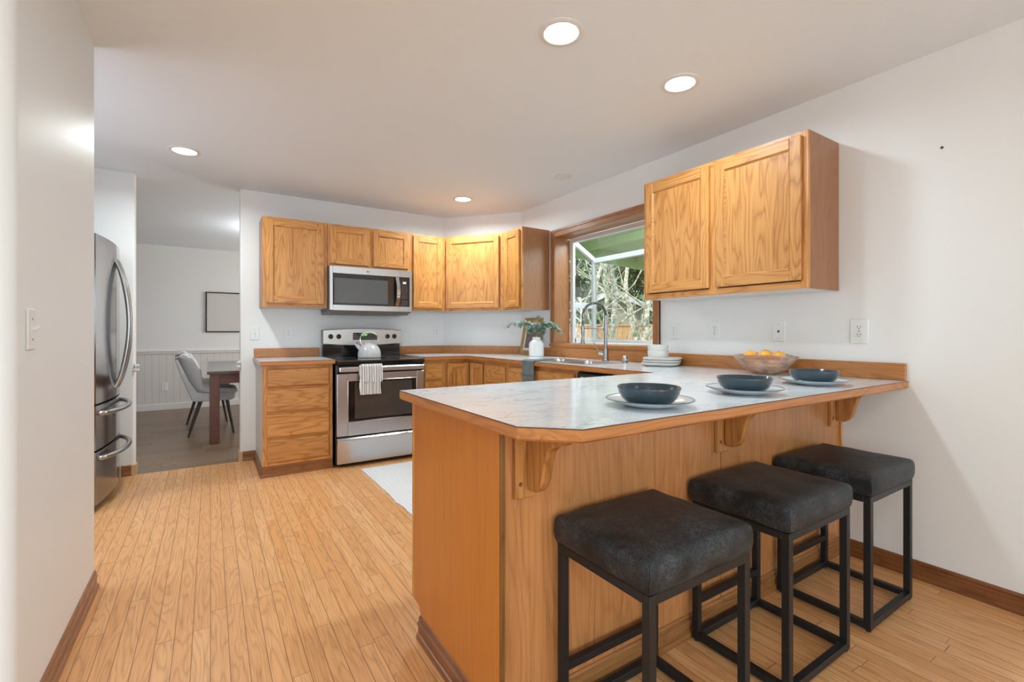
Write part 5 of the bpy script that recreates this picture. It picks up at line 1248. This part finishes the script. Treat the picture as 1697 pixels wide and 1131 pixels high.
# ================================================================== DINING ROOM FURNITURE
TX0, TX1, TY0, TY1, TZ = -0.030, 1.02, 5.690, 7.75, 0.750
t = thing('dining_table', 'dark wood dining table with square legs, seen through the opening', 'table', ((TX0 + TX1) / 2, (TY0 + TY1) / 2, 0))
build('tabletop', MB().box(TX0, TX1, TY0, TY1, TZ - 0.030, TZ, 0, 0.003).box(TX0 + 0.001, TX1 - 0.001, TY0 + 0.001, TY1 - 0.001, TZ, TZ + 0.0006, 1), [m_tablewood, m_tabletop], t, world=True)
build('apron', MB().box(TX0 + 0.10, TX1 - 0.10, TY0 + 0.045, TY0 + 0.07, TZ - 0.13, TZ - 0.030).box(TX0 + 0.10, TX1 - 0.10, TY1 - 0.07, TY1 - 0.045, TZ - 0.13, TZ - 0.030).box(TX0 + 0.045, TX0 + 0.07, TY0 + 0.07, TY1 - 0.07, TZ - 0.13, TZ - 0.03).box(TX1 - 0.07, TX1 - 0.045, TY0 + 0.07, TY1 - 0.07, TZ - 0.13, TZ - 0.03), oak('dark_apron', 0, (0.14, 0.035, 0.018), (0.05, 0.014, 0.010)), t, world=True)
for x in (TX0 + 0.022, TX1 - 0.110):
    for y in (TY0 + 0.03, TY1 - 0.12): build('leg', MB().box(x, x + 0.088, y, y + 0.088, 0, TZ - 0.03, 0, 0.004), m_tablewood, t, world=True)
def dchair(loc, rz, label):
    """faces +x locally"""
    t = thing('dining_chair', label, 'chair', loc, rz, 'pale grey dining chairs')
    # shell: one swept upholstered form, seat and tall back, sides wrap round
    NV, NU_ = 26, 14
    prof = [(0.235, 0.475), (0.225, 0.492), (0.15, 0.497), (0.05, 0.488), (-0.05, 0.478), (-0.12, 0.482), (-0.165, 0.520), (-0.205, 0.60), (-0.245, 0.70), (-0.285, 0.79), (-0.315, 0.855), (-0.328, 0.872)]
    def P(v):
        f = v * (len(prof) - 1); i = min(int(f), len(prof) - 2); q = f - i
        return prof[i][0] * (1 - q) + prof[i + 1][0] * q, prof[i][1] * (1 - q) + prof[i + 1][1] * q
    def fn(u, v):
        s_ = 2 * u - 1; x, z = P(v); wdt = 0.235 * (1 - 0.10 * (max(0, v - 0.5) * 2) ** 1.5)
        lift = 0.055 * abs(s_) ** 3 * max(0, min(1, (v - 0.15) * 3)); fwd = 0.10 * abs(s_) ** 2.6 * max(0, min(1, (v - 0.35) * 3)) * (1 - 0.5 * max(0, v - 0.8) * 5)
        tx, tz = P(min(1, v + 0.02))[0] - P(max(0, v - 0.02))[0], P(min(1, v + 0.02))[1] - P(max(0, v - 0.02))[1]
        l = math.hypot(tx, tz) or 1
        n_ = Vector((tz / l, 0, -tx / l))
        return (x + fwd, s_ * wdt, z + lift - (0.03 * abs(s_) ** 4 if v > 0.85 else 0)), n_
    b = MB(); sheet(fn, NU_, NV, 0.045, b)
    build('upholstered_back', b, m_chairf, t, smooth=60)
    b = MB().prism([(0.232, 0.470), (0.222, 0.400), (0.190, 0.385), (-0.155, 0.385), (-0.185, 0.41), (-0.285, 0.68), (-0.335, 0.855), (-0.31, 0.86), (-0.20, 0.60), (-0.13, 0.485)], 1, -0.215, 0.215)
    o = build('seat', b, m_chairf, t, smooth=60); bv = o.modifiers.new('round', 'BEVEL'); bv.width = 0.022; bv.segments = 3
    for sx, x1 in ((0.15, 0.215), (-0.10, -0.165)):
        for sy in (-1, 1): build('leg', MB().tube([(sx, sy * 0.14, 0.39), (x1 if sx > 0 else -0.215, sy * 0.205, 0.0)], [0.020, 0.010], 12), m_chairleg, t)
    return t
c0 = dchair((0.010, 6.42, 0), 0, 'pale grey upholstered dining chair with black legs, left of the table and nearest the opening')
copy_tree(c0, (-0.035, 7.30, 0), label='pale grey dining chair farther along the table, mostly hidden behind the nearer chair')
t = thing('wall_art', 'black framed pale relief artwork on the dining room wall', 'picture', (0.36, 8.63, 1.155))
aw, ah = 0.845, 0.625
f = MB(); bb = 0.016
f.box(-aw / 2, aw / 2, -0.025, 0, 0, bb, 0, 0.001).box(-aw / 2, aw / 2, -0.025, 0, ah - bb, ah, 0, 0.001).box(-aw / 2, -aw / 2 + bb, -0.025, 0, bb, ah - bb, 0, 0.001).box(aw / 2 - bb, aw / 2, -0.025, 0, bb, ah - bb, 0, 0.001)
build('frame', f, m_frameblk, t)
ap = plain('pale_paper', (0.66, 0.65, 0.63), 0.35)
b = MB().box(-aw / 2 + bb, aw / 2 - bb, -0.012, 0, bb, ah - bb)
rnd = random.Random(5)
for i in range(6):
    for j in range(5):
        x = -aw / 2 + 0.08 + i * 0.115 + rnd.uniform(-.02, .02); z = 0.09 + j * 0.09 + rnd.uniform(-.015, .015); b.box(x, x + rnd.uniform(0.045, 0.075), -0.0135, -0.0115, z, z + rnd.uniform(0.03, 0.058))
build('artwork', b, ap, t)

# ================================================================== OUTDOORS
def at(px, depth, z=0.0):
    r_ = (px - 848.5) / F_PX * depth
    return Vector((math.sin(YAW) * depth + math.cos(YAW) * r_, math.cos(YAW) * depth - math.sin(YAW) * r_, z))
m_grass = plain('lawn_green', (0.10, 0.16, 0.05), 0.9, var=0.4, sc=3)
struct('ground_bounce_slab', MB().box(2.97, 7.2, -3.0, 6.0, -0.66, -0.60), plain('pale_bounce_slab', (0.55, 0.53, 0.50), 0.8), 'added pale slab outside, bouncing light up under the patio roof')  # slab added to bounce light onto the green roof boards
g = struct('ground', MB().box(3.3, 60, -30, 60, -0.75, -0.65), m_grass, 'lawn outside the window')
m_patio = plain('green_painted_boards', (0.40, 0.47, 0.25), 0.6, var=0.08, sc=2)
t = thing('patio_roof', 'green painted patio roof underside seen through the garden window', 'roof', (4.5, 3.0, 2.2))
rb = MB(); zr = lambda x: 2.30 - 0.05 * (x - 3.0)
rb.prism([(2.98, zr(2.98)), (6.6, zr(6.6)), (6.6, zr(6.6) + 0.03), (2.98, zr(2.98) + 0.03)], 1, -1.0, 4.5)
build('ceiling_boards', rb, m_patio, t, world=True)
b = MB().prism([(2.98, zr(2.98) - 0.17), (6.6, zr(6.6) - 0.17), (6.6, zr(6.6) + 0.06), (2.98, zr(2.98) + 0.06)], 1, 4.47, 4.51)
build('end_beam', b, m_patio, t, world=True)
for x in (3.9, 4.9, 5.9): build('rafter', MB().box(x, x + 0.05, -1.0, 4.47, zr(x) - 0.09, zr(x) - 0.001), m_patio, t, world=True)
t = thing('bird_feeder', 'dark wooden bird feeder hanging outside the side pane of the window', 'bird feeder', (3.80, 4.42, 1.605))
bw_ = plain('weathered_dark_wood', (0.10, 0.075, 0.05), 0.8, var=0.3)
build('box', MB().box(-0.034, 0.034, -0.034, 0.034, 0.0, 0.20, 0, 0.004), bw_, t)
build('base', MB().box(-0.052, 0.052, -0.052, 0.052, -0.015, 0.0), bw_, t)
build('roof', MB().prism([(-0.06, 0.19), (0.06, 0.19), (0.0, 0.25)], 1, -0.055, 0.055), bw_, t)
build('cord', MB().tube([(0, 0, 0.25), (0, 0, 0.48)], 0.004, 6), m_blackm, t)
# fence
def fencemat():
    m, nt, b = newmat('cedar_fence_boards'); setb(b, Roughness=0.8)
    tc = nd(nt, 'TexCoord').outputs['Object']; x = nd(nt, 'SeparateXYZ', {0: tc}).outputs[0]
    u = mth(nt, 'DIVIDE', x, 0.14); wn = nd(nt, 'TexWhiteNoise', {'W': mth(nt, 'FLOOR', u)}, noise_dimensions='1D').outputs[0]
    g_ = mth(nt, 'LESS_THAN', mth(nt, 'FRACT', u), 0.06)
    col = mixc(nt, wn, (0.47, 0.27, 0.13), (0.62, 0.38, 0.20)); col = mixc(nt, g_, col, (0.2, 0.11, 0.05)); nt.links.new(col, b.inputs['Base Color']); return m
m_fence = fencemat()
fa, fb2 = at(840, 13.0), at(1240, 13.0); fd = (fb2 - fa); fl = fd.length; fang = math.atan2(fd.y, fd.x)
t = thing('fence', 'brown cedar board fence beyond the tree', 'fence', (fa.x, fa.y, -0.65), fang)
build('boards', MB().box(0, fl, 0, 0.02, 0, 1.98), m_fence, t)
build('top_rail', MB().box(0, fl, -0.03, 0.05, 1.98, 2.03), m_fence, t)
for i in range(int(fl / 2.4) + 1): build('post', MB().box(i * 2.4, i * 2.4 + 0.09, -0.09, 0, 0, 2.02), m_fence, t)
# neighbour houses
m_hw = plain('beige_siding', (0.50, 0.46, 0.40), 0.8, var=0.05); m_hw2 = plain('slate_siding', (0.22, 0.25, 0.29), 0.8, var=0.05); m_roofh = plain('pale_blue_grey_shingle', (0.42, 0.50, 0.58), 0.8, var=0.12, sc=20)
def house(px, depth, label, w_, d_, hwl, hr, wall, roofm, z0=-0.65, rot=0.0, shape='gable'):
    c_ = at(px, depth); t = thing('house', label, 'house', (c_.x, c_.y, z0), -YAW + rot)
    build('wall', MB().prism([(-w_ / 2, 0), (w_ / 2, 0), (w_ / 2, hwl), (0, hwl + hr), (-w_ / 2, hwl)], 1, 0, d_), wall, t)
    th = 0.15; ov = 0.4; k = hr / (w_ / 2)
    rf = MB()
    for s in (-1, 1): rf.prism([(0, hwl + hr + 0.02), (s * (w_ / 2 + ov), hwl - ov * k + 0.02), (s * (w_ / 2 + ov), hwl - ov * k + th + 0.02), (0, hwl + hr + th + 0.02)], 1, -0.5, d_ + 0.5)
    build('roof', rf, roofm, t)
    fr_ = MB()
    for s in (-1, 1): fr_.prism([(0, hwl + hr - 0.05), (s * (w_ / 2 + ov), hwl - ov * k - 0.05), (s * (w_ / 2 + ov), hwl - ov * k + th + 0.04), (0, hwl + hr + th + 0.04)], 1, -0.56, -0.5)
    build('gable_trim', fr_, m_vinw, t)
    for x in (-w_ * 0.28, w_ * 0.05): build('window', MB().box(x, x + w_ * 0.16, -0.03, 0.02, hwl * 0.45, hwl * 0.8), m_bglass, t)
    return t
house(1012, 21, 'beige neighbour house with a pale gable behind the fence', 5.2, 6, 2.35, 1.2, m_hw, m_roofh)
house(872, 33, 'neighbour house with blue grey roof seen through the side pane', 6.5, 7, 2.2, 1.5, m_hw, m_roofh, rot=PI / 2)
house(1150, 31, 'dark slate neighbour house with white trim further right', 7.0, 7, 2.7, 1.3, m_hw2, m_roofh)
# lichen-covered tree
def bark():
    m, nt, b = newmat('pale_lichen_bark'); setb(b, Roughness=0.9)
    tc = nd(nt, 'TexCoord').outputs['Object']
    n = rng(nt, noi(nt, tc, 14, 4, 0.7), 0.40, 0.60); n2 = rng(nt, noi(nt, tc, 40, 3, 0.7), 0.45, 0.6)
    col = mixc(nt, n, (0.27, 0.25, 0.18), (0.80, 0.78, 0.66)); col = mixc(nt, mth(nt, 'MULTIPLY', n2, 0.35), col, (0.45, 0.47, 0.33))
    nt.links.new(col, b.inputs['Base Color']); bump(nt, b, n, 0.6, 0.02); return m
m_bark = bark()
tree0 = at(1035, 8.2, -0.65)
t = thing('lichen_tree', 'bare multi trunk tree with pale lichen bark outside the window', 'tree', tuple(tree0))
rnd = random.Random(21)
UPC = Vector((0, 0, 1)); RV = Vector((math.cos(YAW), -math.sin(YAW), 0)); FV = Vector((math.sin(YAW), math.cos(YAW), 0))
tw_ = MB()
def branch(mb, p, d, L, r, depth):
    n = max(4, int(L / 0.2)); pts = [p]; rad = [r]; q = p.copy(); dd_ = d.normalized()
    for i in range(n):
        dd_ = (dd_ + Vector((rnd.gauss(0, .10), rnd.gauss(0, .10), rnd.gauss(0.025, .08)))).normalized()
        q = q + dd_ * L / n; pts.append(q.copy()); rad.append(r * (1 - 0.72 * (i + 1) / n))
    mb.tube(pts, rad, 8 if depth == 0 else (6 if depth == 1 else 4))
    if depth < 3:
        for i in range(2 if depth == 0 else 1, n):
            if rnd.random() < (0.60 if depth < 1 else 0.45):
                sd = Vector((rnd.gauss(0, 1), rnd.gauss(0, 1), rnd.gauss(0.3, .6))).normalized()
                nd_ = ((pts[i] - pts[i - 1]).normalized() * 0.8 + sd * 0.8).normalized()
                branch(tw_ , pts[i], nd_, L * rnd.uniform(0.22, 0.42), max(0.004, rad[i] * 0.42), depth + 1)
tb = tree0 + Vector((0, 0, 0))
tops = [(-0.30, 0.75, -0.62), (-0.10, 0.9, 0.35), (0.02, 1.0, -0.1), (0.10, 1.0, 0.2), (0.33, 0.95, -0.2), (0.60, 0.95, 0.3), (-0.55, 1.0, 0.5)]
for (r_, u_, f_) in tops:
    b = MB(); d_ = RV * r_ * 0.9 + UPC * u_ + FV * f_ * 0.5
    branch(b, tb + RV * r_ * 0.45 + FV * f_ * 0.2, d_, 4.6, 0.072 * rnd.uniform(0.8, 1.15), 0)
    build('trunk', b, m_bark, t, world=True, smooth=60)
o = build('branches', tw_, m_bark, t, world=True, smooth=60); o['kind'] = 'stuff'
# evergreen backdrop trees
m_fol = plain('dark_evergreen_foliage', (0.075, 0.125, 0.055), 0.8, var=0.6, sc=1.5); m_fol2 = plain('mid_green_foliage', (0.17, 0.26, 0.09), 0.8, var=0.5, sc=2)
m_trunk = plain('brown_trunk', (0.12, 0.09, 0.06), 0.9)
def crown_mesh(seed, n, R_, H_):
    rr_ = random.Random(seed); mb = MB()
    blobs = [(Vector((rr_.uniform(-.55, .55) * R_, rr_.uniform(-.55, .55) * R_, H_ * rr_.uniform(0.05, 0.95))), R_ * rr_.uniform(0.35, 0.6)) for _ in range(16)]
    for k in range(n):
        c_, br = rr_.choice(blobs); v = Vector((rr_.gauss(0, 1), rr_.gauss(0, 1), rr_.gauss(0, 1))).normalized() * br * rr_.uniform(0.75, 1.05)
        p_ = c_ + v; a = Vector((rr_.gauss(0, 1), rr_.gauss(0, 1), rr_.gauss(0, 1))).normalized(); b_ = a.cross(v).normalized(); s_ = rr_.uniform(0.09, 0.19)
        mb.add([p_ - a * s_, p_ + b_ * s_ * 0.5, p_ + a * s_, p_ - b_ * s_ * 0.5], [(0, 1, 2, 3)], 0 if rr_.random() < 0.6 else 1)
    return mb
specs = [(938, 16, 1.7, 5.5), (1170, 17.5, 1.9, 6.5), (958, 34, 3.0, 10.0), (870, 43, 3.6, 12.0), (1070, 44, 3.6, 13.0), (1190, 45, 3.6, 13.0), (1135, 56, 3.7, 16.0), (1020, 58, 3.7, 16.0), (905, 60, 3.7, 16.0)]
labs = ['small leafy evergreen at the window side pane, left of the bare tree', 'small leafy evergreen hidden partly by the large wall cabinet', 'tall evergreen just behind the beige house', 'distant evergreen far left of the window view', 'distant evergreen behind the slate house', 'distant evergreen behind the wall cabinet edge', 'farthest tall evergreen right of the bare tree', 'farthest tall evergreen behind the bare tree', 'farthest tall evergreen left of the bare tree']
protos = []
for i, ((px, dp, R_, H_), lb) in enumerate(zip(specs, labs)):
    q = at(px, dp, -0.65); t = thing('evergreen_tree', lb, 'tree', tuple(q), 0, 'evergreen trees beyond the fence')
    lift = 1.6 if dp < 21 else 0.8
    if i < 3:
        me_o = build('crown', crown_mesh(40 + i, 9000, R_, H_), [m_fol, m_fol2], t, smooth=0); me_o['kind'] = 'stuff'; protos.append((me_o, R_))
    else:
        src, R0 = protos[i % 3]; me_o = src.copy(); COL.objects.link(me_o); me_o.parent = t; k = R_ / R0; me_o.scale = (k, k, k); me_o.rotation_euler = (0, 0, i * 1.1)
    me_o.location = (0, 0, lift)
    build('trunk', MB().tube([(0, 0, 0), (0, 0, 3.6)], [0.22, 0.13], 10), m_trunk, t)
